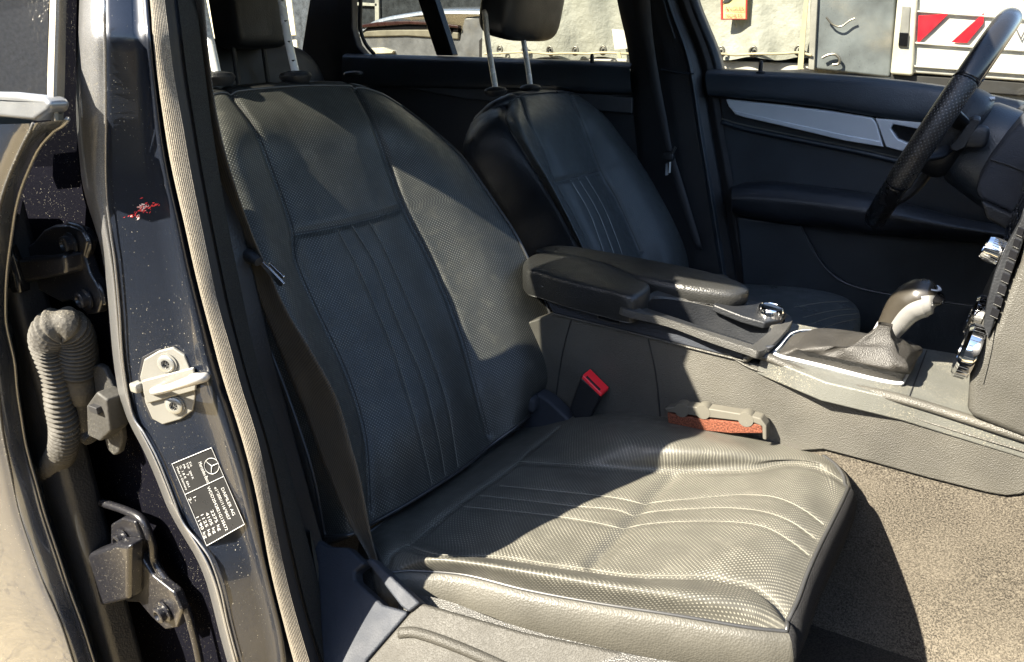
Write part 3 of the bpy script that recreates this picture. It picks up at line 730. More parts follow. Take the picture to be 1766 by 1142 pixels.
for (u, v) in [(1176,700),(1213,703),(1287,716)]:
    revolve('grip_knob', [(.011, -.003), (.0115, 0), (.0115, .014), (.010, .017)], Y_(u, v+7, -.148), (0, 1, 0), greyp, br, n=24)
box('grip_tab', Y_(1248, 711, -.140), (.022, .014, .012), greyp, br, .002)
# ------------------------------------------------------------------ near door pillar
pil = thing('door_pillar', 'dusty dark blue painted door pillar with striker, sticker and tan ribbed seal', 'door pillar', (.25, -.72, .1))
tumble = lambda base: (lambda v: base+np.clip(60-v, 0, None)*.00022)
LA = [(145,0),(140,140),(138,210),(143,245),(150,333),(171,385),(188,450),(196,537),(203,625),(218,713),(240,745),(264,793),(289,856),(306,902),(334,937),(352,969),(370,1021),(381,1074),(400,1142)]
LB = [(180,0),(182,175),(182,315),(191,400),(198,450),(206,537),(212,625),(228,713),(249,748),(273,793),(298,856),(316,902),(344,937),(365,969),(382,1021),(393,1074),(411,1142)]
LC = [(264,0),(273,105),(282,175),(291,245),(305,315),(324,390),(336,450),(354,520),(368,573),(385,643),(403,695),(420,750),(442,828),(456,898),(467,969),(484,1039),(502,1110)]
LD = [(284,0),(301,140),(315,210),(326,280),(340,350),(349,395),(364,468),(378,538),(396,590),(413,660),(431,713),(445,755),(460,828),(477,916),(491,986),(509,1057),(534,1142)]
LE = [(338,0),(354,130),(364,210),(378,298),(396,405),(417,503),(434,590),(450,650),(481,745),(505,828),(523,905),(541,969),(565,1074),(590,1142)]
def mv(P, d): return [(u+d, v) for u, v in P]
def lerpP(A, B, t):
    vs = sorted(set([p[1] for p in A]+[p[1] for p in B])); f = lambda P, v: np.interp(v, [p[1] for p in P], [p[0] for p in P])
    return [(f(A, v)*(1-t)+f(B, v)*t, v) for v in vs]
KW = dict(v0=-420, v1=1500, n=110)
GPN = ribbon('painted_panel', [(LB, tumble(-.768)), (lerpP(LB, LC, .12), tumble(-.767)), (lerpP(LB, LC, .55), tumble(-.748)), (lerpP(LB, LC, .80), tumble(-.742)), (lerpP(LB, LC, .86), tumble(-.751)), (lerpP(LB, LC, .92), tumble(-.745)), (LC, tumble(-.736))], paintB, pil, sharp=0, **KW)
ribbon('flange_band', [(mv(LA, -8), tumble(-.755)), (LA, tumble(-.768)), (lerpP(LA, LB, .6), tumble(-.772)), (LB, tumble(-.768))], paintS, pil, sub=2, sharp=0, **KW)
def lipP(P): return np.array([Y_(u, v, -.772) for u, v in P if v < 1200])
tube('flange_lip', cr_interp(lipP(LB), 90), .0012, paintS, pil, n=8, sharp=0)
ribbon('door_seal', [(LC, tumble(-.740)), (mv(LD, 0), tumble(-.738))], stripm, pil, sub=10, hump=.009, sharp=0, **KW)
ribbon('rubber_seal', [(LD, tumble(-.738)), (lerpP(LD, LE, .25), tumble(-.724)), (lerpP(LD, LE, .33), tumble(-.712)), (lerpP(LD, LE, .42), tumble(-.715))], black, pil, sub=2, sharp=0, **KW)
ribbon('inner_trim', [(lerpP(LD, LE, .42), tumble(-.715)), (lerpP(LD, LE, .6), tumble(-.702)), (LE, tumble(-.67)), (mv(LE, -14), tumble(-.60))], velour, pil, sub=3, sharp=0, **KW)
LO = [(534,915),(541,969),(565,1074),(590,1142),(640,1260)]
# recess between door edge and pillar
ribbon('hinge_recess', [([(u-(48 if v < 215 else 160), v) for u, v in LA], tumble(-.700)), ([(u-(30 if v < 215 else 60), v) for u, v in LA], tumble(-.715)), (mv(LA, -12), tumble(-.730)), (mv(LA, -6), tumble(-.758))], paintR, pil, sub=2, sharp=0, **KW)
# upper pillar cover on the cabin side keeps the sun out behind the lining
V = [(.12, -.585, 1.14), (.19, -.62, .95), (.215, -.63, .80), (.25, -.63, .50), (.30, -.63, .20), (.02, -.63, .20), (.0, -.63, .50), (.04, -.63, .80), (.04, -.62, .95), (-.01, -.585, 1.14)]
slab('pillar_lining', V, (0, -.03, 0), plasticD, pil, .003)
# ---- striker
PB = bvh_of(np.array([v.co[:] for v in GPN.data.vertices]).reshape(110, -1, 3))
def onp(u, v, off=0.0):
    h = hit(PB, u, v)
    if h is None: return Y_(u, v, -.75)
    nn = h[1] if h[1]@(CAM-h[0]) > 0 else -h[1]; return h[0]+nn*off
pc = onp(270, 660); pn = np.cross(onp(270, 700)-onp(270, 620), onp(300, 660)-onp(240, 660)); pn /= np.linalg.norm(pn); pn = pn if pn@(CAM-pc) > 0 else -pn
PP = lambda u, v, off=0: pl(u, v, pn, pn@pc+off)
so_ = [(245,648),(252,618),(277,603),(301,597),(322,611),(336,643),(341,681),(336,706),(315,721),(284,730),(266,720),(254,692)]
sb = slab('striker_plate', [PP(u, v, .001) for u, v in so_], pn*.004, steel, pil, .0015, 3, label='zinc plated striker plate with two screws')
slab('striker_ridge', [PP(u, v, .0055) for u, v in [(247,655),(336,632),(341,660),(340,672),(256,695),(250,676)]], pn*.003, steel, sb, .0015)
slab('striker_gasket', [PP(u, v, .0005) for u, v in [(240,650),(247,615),(270,603),(280,600),(262,700),(272,725),(262,722),(248,694)]], pn*.002, black, sb, .0005)
for u, v in ((288,627),(302,699)):
    revolve('screw', [(.0088, 0), (.0088, .0022), (.0078, .003), (.0045, .003), (.0042, .0012)], PP(u, v, .0055), pn, screwm, sb, n=30)
    revolve('screw_washer', [(.0108, 0), (.0108, .001), (.0088, .0012)], PP(u, v, .0055), pn, steel, sb, n=30)
    for k in range(6):
        a = math.pi/3*k; t1 = np.cross(pn, (0, 0, 1)); t1 /= np.linalg.norm(t1); t2 = np.cross(pn, t1)
        superell('screw_socket', PP(u, v, .0055)+pn*.0028+.0028*(math.cos(a)*t1+math.sin(a)*t2), (.0018, .0018, .0012), black, sb, n=6)
T = [PP(268, 674, .006), PP(276, 673, .022), PP(296, 668, .034), PP(330, 657, .034), PP(352, 651, .028), PP(344, 650, .012), PP(333, 650, .006)]
whit = simple('worn_white_metal', (.34, .33, .31), .35, metal=.3)
tube('striker_bar', T, [.0055, .005, .0048, .0062, .0055, .0045, .005], whit, sb, n=16, res=40, flat=.8, sharp=0)
superell('bump_stop', PP(238, 667, .004), (.012, .012, .010), steel, sb, n=12)
# scratch with traces of red
redp = simple('red_scratch', (.55, .03, .03), .5); pinkp = simple('pale_scratch', (.6, .45, .4), .6)
for nm, m_, cnt in (('paint_scratch', redp, 42), ('paint_scratch', pinkp, 22)):
    V, F = [], []
    for i in range(cnt):
        t = random.gauss(.42, .22); t = min(1, max(0, t)); sp = 9*math.exp(-((t-.38)/.28)**2)+3
        if m_ is pinkp: t = random.gauss(.36, .10)
        u = 222+60*t+random.gauss(0, 3); v = 374-26*t+random.gauss(0, sp*.45)-(8*math.exp(-((t-.38)/.1)**2))
        l = random.uniform(1, 4.2); a = random.uniform(-1.1, -.1); w = random.uniform(.4, 1.3); o = len(V)
        V += [onp(u-l*math.cos(a), v-l*math.sin(a), .0004), onp(u+w, v+w, .0004), onp(u+l*math.cos(a), v+l*math.sin(a), .0004), onp(u-w, v-w, .0004)]; F.append([o, o+1, o+2, o+3])
    mesh(nm, V, F, m_, pil, smooth=False)
# ---- identification sticker
s0_, s1_, s2_ = onp(310, 806), onp(405, 896), onp(352, 900)
ps = np.cross(s1_-s0_, s2_-s0_); ps /= np.linalg.norm(ps); ps = ps if ps@(CAM-s0_) > 0 else -ps
dps = max(ps@onp(u, v) for u, v in [(365,775),(420,902),(357,938),(300,802),(360,850),(340,800),(385,840),(330,870)] )+.0006
ca, cb_, cc_, cd = [pl(u, v, ps, dps) for u, v in [(365,772),(422,904),(357,941),(297,800)]]   # text reads a->b, d->c is the foot
stk = mesh('sticker', [ca, cb_, cc_, cd], [[0, 1, 2, 3]], simple('sticker_film', (.018, .018, .018), .3), pil, smooth=False, label='black identification sticker with white lettering')
nS = np.cross(cb_-ca, cd-ca); nS /= np.linalg.norm(nS); nS = nS if nS@(CAM-ca) > 0 else -nS
def smap(a, b): return ca*(1-a)*(1-b)+cb_*a*(1-b)+cc_*a*b+cd*(1-a)*b+nS*.0005
ink = simple('sticker_ink', (.34, .34, .33), .5)
Ls = np.linalg.norm(cb_-ca); Hs = np.linalg.norm(cd-ca)
def text_on(s, a, b, size, mp, Ls, Hs, mat, parent, name='lettering', sx=1, maxw=None):
    c = bpy.data.curves.new('t', 'FONT'); c.body = s; c.size = 1; c.resolution_u = 3
    o = bpy.data.objects.new('t', c); link(o); bpy.context.view_layer.update()
    dg = bpy.context.evaluated_depsgraph_get(); me = o.evaluated_get(dg).to_mesh()
    Vv = np.array([v.co[:] for v in me.vertices]); F = [list(p.vertices) for p in me.polygons]
    o.evaluated_get(dg).to_mesh_clear(); bpy.data.objects.remove(o)
    w = Vv[:, 0].max()
    if maxw: sx = maxw*Ls/(w*size)
    V = [mp(a+x*size*sx/Ls, b-y*size/Hs) for x, y, z in Vv]
    return mesh(name, V, F, mat, parent, smooth=False)
def frame_on(P, w, mp, mat, parent, name='frame_line'):
    T = [mp(*p) for p in P]; pp = [tube(None, [p, q], w, None, n=4) for p, q in zip(T, T[1:])]
    return multi(name, pp, mat, parent)
frame_on([(0, 0), (1, 0), (1, 1), (0, 1), (0, 0)], .00035, smap, ink, stk)
frame_on([(.37, 0), (.37, 1)], .0003, smap, ink, stk)
text_on('Mercedes-Benz', .10, .42, Hs*.115, smap, Ls, Hs, ink, stk, maxw=.26)
for s, b in (('Z16', .62), ('TYP  204 K', .70), ('PR    7', .78), ('G. 1.8 K  EA1', .86), ('Made in Germany', .94)): text_on(s, .05, b, Hs*.07, smap, Ls, Hs, ink, stk, maxw=min(.28, .02*len(s)))
for s, b, x, w in (('DAIMLER AG', .17, .48, .36), ('e1*2001/116*0457', .31, .44, .42), ('WDD2042821G135672', .46, .40, .56), ('2275 kg', .60, .66, .26), ('4105 kg', .73, .66, .26), ('1-      1125 kg', .85, .42, .50), ('2-      1190 kg', .97, .42, .50)):
    text_on(s, x, b, Hs*.10, smap, Ls, Hs, ink, stk, maxw=w)
R_ = .17*Hs
pp = [tube(None, [smap(.20+R_*math.cos(t)/Ls, .16+R_*math.sin(t)/Hs) for t in np.linspace(0, 2*math.pi, 30)], .00035, None, n=4)]
for k in range(3):
    t = -math.pi/2+k*2*math.pi/3; pp.append(tube(None, [smap(.20, .16), smap(.20+R_*math.cos(t)/Ls, .16+R_*math.sin(t)/Hs)], [.0006, .0002], None, n=4))
multi('emblem', pp, ink, stk)
# ---- hinges of the rear door
def hy(P, y): return [Y_(u, v, y) for u, v in P]
hg = slab('door_hinge', hy([(35,432),(56,418),(74,397),(91,389),(119,388),(140,397),(151,418),(145,443),(154,471),(168,495),(175,520),(168,541),(150,543),(137,530),(122,518),(105,522),(84,511),(63,499),(45,485)], -.752), (.0, .012, 0), paintH, pil, .003, 3)
slab('hinge_arm', hy([(-10,450),(36,447),(60,446),(108,440),(112,462),(112,474),(60,484),(36,490),(-10,500)], -.770), (0, .022, 0), paintH, hg, .004, 3)
for u, v in ((123,420),(149,515)):
    p = Y_(u, v, -.754)
    revolve('hinge_bolt', [(.0115, 0), (.0115, -.002), (.0085, -.003), (.0085, -.008), (.007, -.009), (.005, -.009), (.004, -.006)], p, (0, 1, 0), paintH, hg, n=26)
revolve('hinge_pin', [(.0085, -.030), (.010, -.02), (.009, 0), (.007, .02)], Y_(24, 455, -.772), (0, 0, 1), gloss, hg, n=20)
hl = slab('door_hinge', hy([(190,905),(211,893),(232,900),(245,937),(240,958),(262,993),(299,1022),(313,1053),(306,1083),(285,1087),(262,1066),(240,1040),(218,1039),(200,1010),(190,960)], -.756), (0, .012, 0), paintH, pil, .003, 3)
slab('hinge_arm', hy([(146,958),(197,939),(222,942),(221,1036),(160,1052),(150,1010)], -.775), (0, .022, 0), paintH, hl, .006, 3)
slab('hinge_knuckle', hy([(112,965),(146,958),(152,1005),(120,1012),(105,990)], -.778), (0, .022, 0), paintH, hl, .005, 3)
for u, v in ((213,930),(283,1055)):
    p = Y_(u, v, -.758)
    revolve('hinge_bolt', [(.014, 0), (.014, -.002), (.010, -.003), (.010, -.009), (.0085, -.010), (.006, -.010), (.0045, -.006)], p, (0, 1, 0), paintH, hl, n=26)
tube('pressed_ridge', hy([(176,867),(218,881),(246,898),(262,937),(267,969),(292,1007),(317,1039),(334,1092),(345,1142)], -.747), .005, paintH, pil, n=10, res=50, sharp=0)
tube('pressed_ridge', hy([(119,386),(142,395),(156,420),(150,445),(160,475),(176,500),(182,525)], -.748), .003, paintH, pil, n=10, res=40, sharp=0)
revolve('recess_grommet', [(.010, 0), (.010, -.003), (.007, -.004), (.005, -.001)], Y_(95, 930, -.735), (0, 1, 0), rubber, pil, n=24)
# ---- corrugated wiring boot
bo = thing('wiring_boot', 'dusty grey corrugated rubber wiring boot looping between the rear door and pillar', 'cable boot', Y_(90, 800, -.77))
P = [Y_(u, v, y) for u, v, y in [(80,832,-.752),(92,808,-.765),(108,775,-.775),(111,740,-.778),(103,700,-.78),(95,650,-.78),(87,612,-.782),(83,588,-.784),(91,568,-.784),(108,560,-.778),(124,572,-.768),(131,598,-.762),(133,638,-.758)]]
T = cr_interp(P, 460); s = np.concatenate([[0], np.cumsum(np.linalg.norm(np.diff(T, axis=0), axis=1))])
rr = np.interp(s, [0, s[-1]*.45, s[-1]*.62, s[-1]*.75, s[-1]], [.0170, .0145, .0125, .0170, .0200])*(1+.13*np.sin(s/.0062*2*math.pi))
tube('corrugated_tube', T, rr, rubberD, bo, n=26, sharp=0)
P = [Y_(u, v, -.757) for u, v in [(133,634),(135,652),(138,668),(139,686)]]
tube('tube_collar', P, [.0205, .0205, .019, .0165], rubberD, bo, n=26, res=20, sharp=30)
P = [Y_(u, v, -.756) for u, v in [(139,684),(142,715),(146,742),(158,758)]]
tube('boot_neck', P, [.0135, .013, .012, .009], rubber, bo, n=22, res=20)
slab('connector', hy([(148,700),(165,676),(184,690),(190,745),(172,762),(150,752)], -.770), (0, .022, 0), rubber, bo, .003)
box('connector_clip', Y_(166, 705, -.772), (.016, .008, .008), black, bo, .001)
slab('mounting_plate', hy([(158,634),(166,628),(178,635),(196,671),(205,713),(210,760),(205,782),(196,787),(184,775),(176,740),(166,700)], -.752), (0, .008, 0), rubber, bo, .003, 3)
slab('boot_flange', hy([(53,764),(72,748),(84,745),(112,800),(114,812),(98,832),(81,838),(68,828),(56,800)], -.750), (0, .006, 0), rubberD, bo, .002, 3)
# ------------------------------------------------------------------ rear door on the near side, closed
rd = thing('rear_door', 'dark blue rear door on the near side, seen edge-on with dusty window glass', 'car door', (.0, -.84, 0))
ER = [(117,205),(105,219),(84,228),(70,245),(53,280),(39,315),(28,343),(23,380),(14,440),(9,485),(9,576),(26,608),(26,660),(35,713),(45,780),(56,810),(74,881),(98,951),(120,1021),(141,1074),(162,1142)]
EL = [(58,213),(52,228),(35,259),(18,298),(4,336),(-6,380),(-14,440),(-18,500),(-16,560),(-4,608),(-4,660),(1,713),(4,745),(18,810),(32,881),(56,951),(81,1021),(106,1074),(127,1142)]
def edge_rows(P, Y, n=90, v1=1500):
    P = np.array(P, float); sl_ = (P[-1]-P[-2])/(P[-1][1]-P[-2][1]); P = np.vstack([P, P[-1]+sl_*(v1-P[-1][1])])
    t = np.concatenate([[0], np.cumsum(np.linalg.norm(np.diff(P, axis=0), axis=1))]); s = np.linspace(0, t[-1], n)
    u = np.interp(s, t, P[:, 0]); v = np.interp(s, t, P[:, 1]); k = np.ones(5)/5
    u[2:-2] = np.convolve(u, k, 'valid'); v[2:-2] = np.convolve(v, k, 'valid')
    return np.array([Y_(a, b, Y) for a, b in zip(u, v)])
eR = edge_rows(ER, -.797); eL = edge_rows(EL, -.822)
inn = eR+np.array([-.05, .03, 0])
mid = (eR+eL)/2+np.array([.006, -.006, 0])
Gd_ = np.array([inn, eR, eR*.75+eL*.25+np.array([.004, -.001, 0]), mid, eR*.25+eL*.75+np.array([.003, -.006, 0]), eL]).transpose(1, 0, 2); Gd_ = dense(Gd_, 90, 24)
edgem = simple('door_edge_paint', (.10, .11, .13), .22, metal=.6, coat=1, dust=.4)
mesh('door_edge', Gd_.reshape(-1, 3), grid_faces(90, 24), edgem, rd, sharp=0)
tube('edge_bead', eR, .0020, paintS, rd, n=8, sharp=0); tube('edge_bead', eL, .0015, rubber, rd, n=8, sharp=0)
cols = [eL]
for q in (.02, .08, .2, .4, .7, 1.0):
    c_ = eL.copy(); c_[:, 0] = eL[:, 0]*(1-q)+(-1.05)*q; z = c_[:, 2]
    c_[:, 1] = -.822-.030*math.sin(min(1, q*4)*math.pi/2)-.012*q-(.02*np.clip(z-.1, 0, 1)*(1-np.clip(z-.1, 0, 1)))
    cols.append(c_)
Gs = dense(np.array(cols).transpose(1, 0, 2), 120, 60)
mesh('door_skin', Gs.reshape(-1, 3), grid_faces(120, 60), paint('clean_blue_paint', (.006, .010, .020), 0, coat=1), rd, sharp=0)
# belt trim, window, seal
bt = hy([(-40,166),(0,160),(75,168),(86,180),(84,192),(58,209),(0,203),(-60,200)], -.806)
slab('belt_trim', [Y_(-120, 158, -.800), Y_(0, 160, -.812), Y_(76, 168, -.812), Y_(85, 181, -.812), Y_(82, 193, -.812), Y_(58, 209, -.812), Y_(0, 203, -.812), Y_(-120, 205, -.800)], (0, .018, 0), simple('belt_trim_metal', (.16, .165, .17), .35, metal=.5, dust=.1), rd, .004, 3)
def wy(P, y0=-.79): return [Y_(u, v, y0+max(0, 180-v)*.00025) for u, v in P]
sealm = simple('pale_dusty_seal', (.17, .15, .115), .7, dust=.5)
sL = [(92,-420),(88,-150),(86,0),(82,120),(82,175),(89,212)]; sR = [(121,-420),(118,-150),(115,0),(112,140),(110,180),(110,212)]
Gq = np.array([cr_interp(wy(sL, -.797), 50), cr_interp(wy([((a[0]+b[0])/2-4, a[1]) for a, b in zip(sL, sR)], -.806), 50), cr_interp(wy([((a[0]+b[0])/2+2, a[1]) for a, b in zip(sL, sR)], -.803), 50), cr_interp(wy([((a[0]+b[0])/2+6, a[1]) for a, b in zip(sL, sR)], -.797), 50), cr_interp(wy(sR, -.790), 50), cr_interp(wy(sR, -.770), 50)]).transpose(1, 0, 2)
mesh('window_seal', Gq.reshape(-1, 3), grid_faces(50, 6), sealm, rd, sharp=25)
gw = wy([(90,-420),(84,0),(80,176),(0,168),(-260,160),(-500,150),(-500,-420)], -.797)
mesh('window_glass', gw, [list(range(7))], glassN, rd, smooth=False)
bx('door_lining', (-.95, -.78, .05), (.02, -.74, .70), plasticD, rd, .01)
# ------------------------------------------------------------------ passenger seat belt
sb_ = thing('seat_belt', 'brown black webbing seat belt running down beside the passenger seat to its floor anchor', 'seat belt', Y_(655, 1035, -.62))
wl = [(300,-150),(322,100),(345,250),(385,370),(424,450),(445,513),(473,583),(498,646),(526,713),(550,780),(566,820),(587,870),(611,918),(639,968),(657,1022)]
wr_ = [(340,-150),(360,100),(385,250),(428,385),(456,452),(494,534),(536,604),(568,660),(588,706),(606,770),(620,820),(632,881),(643,937),(656,985),(664,1022)]
yb = lambda v: np.interp(v, [-150, 250, 450, 700, 1030], [-.665, -.655, -.625, -.605, -.62])
cols = []
for f in np.linspace(0, 1, 9):
    a = np.array([Y_(u, v, yb(v)+.003*math.sin(f*math.pi)) for u, v in wl]); b_ = np.array([Y_(u, v, yb(v)+.003*math.sin(f*math.pi)) for u, v in wr_])
    cols.append(cr_interp(a*(1-f)+b_*f, 160))
Gb = np.array(cols).transpose(1, 0, 2); L_ = np.concatenate([[0], np.cumsum(np.linalg.norm(np.diff(Gb[:, 4], axis=0), axis=1))])
ob = mesh('webbing', Gb.reshape(-1, 3), grid_faces(160, 9), web, sb_, sharp=0, uv=[(f*.047, L_[i]) for i in range(160) for f in np.linspace(0, 1, 9)])
md = ob.modifiers.new('Solidify', 'SOLIDIFY'); md.thickness = .0012; md.offset = 0
tube('tongue_grip', [Y_(u, v, -.632) for u, v in [(398,428),(415,436),(432,443),(446,452)]], [.006, .008, .0075, .005], plasticD, sb_, n=14, res=20)
slab('belt_tongue', [Y_(u, v, -.630) for u, v in [(447,455),(452,452),(489,490),(485,495),(480,494)]], (0, .0025, .001), chrome, sb_, .0008)
slab('belt_tongue', [Y_(u, v, -.628) for u, v in [(461,456),(465,455),(489,478),(487,483)]], (0, .0025, .001), chrome, sb_, .0008)
tube('cable', [Y_(u, v, -.60) for u, v in [(437,575),(452,605),(472,645),(488,690),(494,716),(493,740)]], .0016, rubber, sb_, n=8, res=30)
# ------------------------------------------------------------------ sill trims
si = thing('sill_trim', 'grained sill trim with seat belt slot, blue black in shade and pale dusty in sun', 'sill trim', (.5, -.66, 0))
ns = np.array([.05, -.72, .69]); ns /= np.linalg.norm(ns); ds_ = ns@Y_(660, 1050, -.66)
sp_ = lambda u, v, h=0: pl(u, v, ns, ds_+h)
slab('belt_cover', [sp_(*p) for p in [(520,915),(539,926),(565,942),(600,944),(628,972),(611,986),(612,1000),(660,1043),(699,1053),(703,1058),(632,1139),(600,1230),(560,1230),(548,1010)]], -ns*.02, plasticB, si, .004, 3)
slab('belt_cover_edge', [sp_(*p, .004) for p in [(628,965),(640,962),(724,1040),(704,1056),(690,1045)]], -ns*.02, plasticB, si, .003)
sillm = simple('sill_plastic', (.036, .034, .029), .6, grain=560, gs=.5, spec=.3)
slab('sill_panel', [sp_(*p, -.001) for p in [(705,1058),(726,1040),(900,1090),(1400,1190),(1700,1700),(560,1700),(602,1232),(634,1140)]], -ns*.02, sillm, si, .004, 3)
tube('sill_crease', [sp_(*p, -.002) for p in [(690,1092),(720,1092),(780,1112),(850,1142),(950,1190)]], .006, sillm, si, n=12, res=24, sharp=0)
tube('belt_anchor', [Y_(618,975,-.60), Y_(640, 1000, -.615), Y_(655, 1030, -.625)], .014, matm, si, n=12, res=10, flat=.5)
ribbon('edge_trim', [(LO, -.665), ([(534,915),(546,969),(577,1074),(606,1142),(658,1260)], -.655), ([(535,915),(550,969),(583,1074),(612,1142),(664,1260)], -.64)], simple('olive_trim', (.05, .05, .04), .6, grain=400), pil, v0=915, v1=1400, n=30, sharp=0)
# ------------------------------------------------------------------ floor
fl = thing('cabin_floor', 'dusty carpeted floor and tunnel side in front of the passenger seat', 'carpet', (.9, -.4, 0))
xs = np.linspace(-.6, 1.75, 60)
sec = [(-.112, .345), (-.114, .25), (-.116, .12), (-.125, .05), (-.15, .012), (-.20, .0), (-.40, -.002), (-.60, .0), (-.655, .03), (-.675, .09), (-.69, .14)]
Gf = np.array([[(x, y, z+.35*max(0, x-1.35)) for y, z in sec] for x in xs]); Gf = dense(Gf, 60, 70)
mesh('passenger_carpet', Gf.reshape(-1, 3), grid_faces(60, 70), carp, fl, sharp=0)
bx('driver_carpet', (-1.8, .06, -.06), (1.75, .70, .0), matm, fl, .0)
bx('floor_pan', (-1.8, -.70, -.14), (1.75, .74, -.08), black, fl, .0)
fm = thing('floor_mat', 'dark textile floor mat with grey bound edge under the passenger seat front', 'floor mat', (.9, -.45, 0))
mo = [(1380,1072),(1400,1064),(1424,1066),(1477,1081),(1548,1109),(1620,1142),(1800,1230),(1700,1500),(1300,1500),(1330,1200)]
slab('mat', [Z_(u, v, .008) for u, v in mo], (0, 0, -.006), matm, fm, .002)
tube('bound_edge', [Z_(u, v, .010) for u, v in [(1370,1090),(1380,1072),(1400,1064),(1424,1066),(1477,1081),(1548,1109),(1620,1142),(1800,1230)]], .005, simple('binding', (.22, .22, .20), .8), fm, n=8, res=60, flat=.6)
# ------------------------------------------------------------------ car body shell: roof and far side structure
body = thing('car_body', 'dark lined roof and rear body shell framing the far side windows', 'car body', (-.4, 0, 0))
bx('roof', (-1.85, -.605, 1.135), (.70, .62, 1.175), velour, body, .01)
bx('roof_rail', (-1.85, -.635, 1.10), (.66, -.60, 1.16), plasticD, body, .01)
bx('roof_rail', (-1.85, .60, 1.10), (.66, .66, 1.16), plasticD, body, .01)
YF = .715
slab('rear_quarter_lining', [Y_(u, v, YF) for u, v in [(520,83),(533,0),(536,-160),(604,-160),(606,0),(607,50),(615,78),(632,98),(660,112),(700,160),(520,200)]], (0, .03, 0), plasticD, body, .006)
tube('quarter_window_seal', [Y_(u, v, YF-.006) for u, v in [(622,-120),(622,0),(621,40),(624,60),(632,78),(645,93)]], .006, simple('window_rubber', (.03, .028, .022), .6), body, n=10, res=30)
slab('lower_quarter_panel', [Y_(u, v, YF+.005) for u, v in [(330,86),(520,86),(640,150),(700,620),(330,700)]], (0, .02, 0), plasticD, body, .004)
bx('rear_floor', (-1.85, -.7, .0), (-.95, .70, .25), plasticD, body, .01)
bx('tailgate', (-1.90, -.66, .2), (-1.85, .72, 1.14), plasticD, body, .01)
# rear near-side pillar: blocks sun behind the rear door window
slab('rear_pillar', [(-.95, -.80, .70), (-1.25, -.66, 1.13), (-1.85, -.66, 1.13), (-1.85, -.80, .70)], (0, .03, 0), plasticD, body, .01)
# A pillar + header
bx('windscreen_header', (.62, -.60, 1.10), (.70, .62, 1.16), plasticD, body, .01)
# ------------------------------------------------------------------ rear bench
rb = thing('rear_bench', 'black rear bench seat with headrest, in deep shade behind the front seats', 'rear seat', (-.9, 0, 0))
superell('backrest', (-.92, -.02, .545), (.20, 1.26, .74), leatherD, rb, e=.28, R=rotm('Y', -10), n=30)
superell('seat_cushion', (-.55, -.02, .25), (.60, 1.20, .20), leatherD, rb, e=.3, n=30)
hcn = X_(428, 26, -.84)
superell('headrest', hcn, (.12, .17, .17), leatherD, rb, e=.32, n=26)
hcn2 = X_(428, 78, -.84)
tube('headrest_post', [hcn2+[0, -.05, .02], hcn2+[0, -.05, -.10]], .007, plasticD, rb)
tube('headrest_post', [hcn2+[0, .05, .02], hcn2+[0, .05, -.10]], .007, plasticD, rb)
superell('cup_rim', Y_(610, 128, .62), (.07, .04, .02), soft, rb, e=.8, n=12)
# ------------------------------------------------------------------ far rear door
fr_ = thing('rear_door', 'dark far side rear door with window, divider bar and pale trim strip', 'car door', (-.3, .7, 0))
slab('door_panel', [Y_(u, v, .705) for u, v in [(632,104),(1092,122),(1120,620),(600,620),(600,160)]], (0, .03, 0), leatherD, fr_, .004)
Gp = []
for u, v in [(600,92),(650,94),(760,97),(900,101),(1000,104),(1095,107)]:
    t_ = Y_(u, v, .715); b_ = Y_(u, v+50, .70)
    Gp.append([t_+[0, .02, .0], t_, t_+[0, -.018, -.004], t_+[0, -.03, -.02], b_+[0, -.022, .0], b_+[0, .01, -.01]])
Gp = dense(Gp, 60, 30); mesh('belt_pad', Gp.reshape(-1, 3), grid_faces(60, 30), soft, fr_, sharp=0)
slab('trim_strip', [Y_(u, v, .69) for u, v in [(667,131),(760,138),(860,149),(1090,168),(1090,196),(960,186),(810,172),(690,150)]], (0, .01, 0), simple('shaded_trim', (.05, .052, .058), .4), fr_, .003, 3)
slab('window_bar', [Y_(u, v, .712) for u, v in [(700,-120),(720,0),(752,96),(781,96),(750,0),(728,-120)]], (0, .03, 0), gloss, fr_, .004)
mesh('window_glass', [Y_(u, v, .735) for u, v in [(600,112),(1110,118),(1075,-160),(596,-160)]], [[0, 1, 2, 3]], glassF, fr_, smooth=False)
superell('lock_pin', Y_(1021, 103, .70), (.010, .010, .03), plasticD, fr_, e=.7, n=12)
tube('door_joint', [Y_(u, v, .696) for u, v in [(780,165),(900,178),(1088,196)]], .003, black, fr_, n=6, res=20)
# ------------------------------------------------------------------ far pillar
fp = thing('door_pillar', 'black far side pillar trim behind the driver seat with belt guide', 'door pillar', (.2, .7, .2))
FL = [(1058,-40),(1063,0),(1074,44),(1086,96),(1089,158),(1096,235),(1106,330),(1125,470),(1140,600)]
FR = [(1158,-40),(1166,0),(1184,44),(1206,96),(1218,158),(1228,225),(1244,310),(1262,420),(1278,520)]
KF = dict(v0=-220, v1=640, n=60)
ribbon('pillar_trim', [(mv(FL, 3), .74), (FL, .70), (lerpP(FL, FR, .5), .675), (lerpP(FL, FR, .86), .68), (FR, .70), (mv(FR, -2), .73)], plasticD, fp, sub=4, sharp=0, **KF)
ribbon('pillar_edge', [(lerpP(FL, FR, .80), .676), (lerpP(FL, FR, .84), .670), (lerpP(FL, FR, .88), .678)], soft, fp, sub=3, sharp=0, **KF)
tube('trim_line', [Y_(u, v, .668) for u, v in [(1144,0),(1153,33),(1164,66)]], .0018, soft, fp, n=8)
tube('trim_step', [Y_(u, v, .672) for u, v in [(1140,120),(1170,126),(1197,127)]], .0018, soft, fp, n=8)
GL = mv(FR, 4); 
ribbon('rubber_seal', [(mv(FR, -1), .70), (mv(FR, 10), .692), (mv(FR, 20), .70)], black, fp, sub=4, sharp=0, **KF)
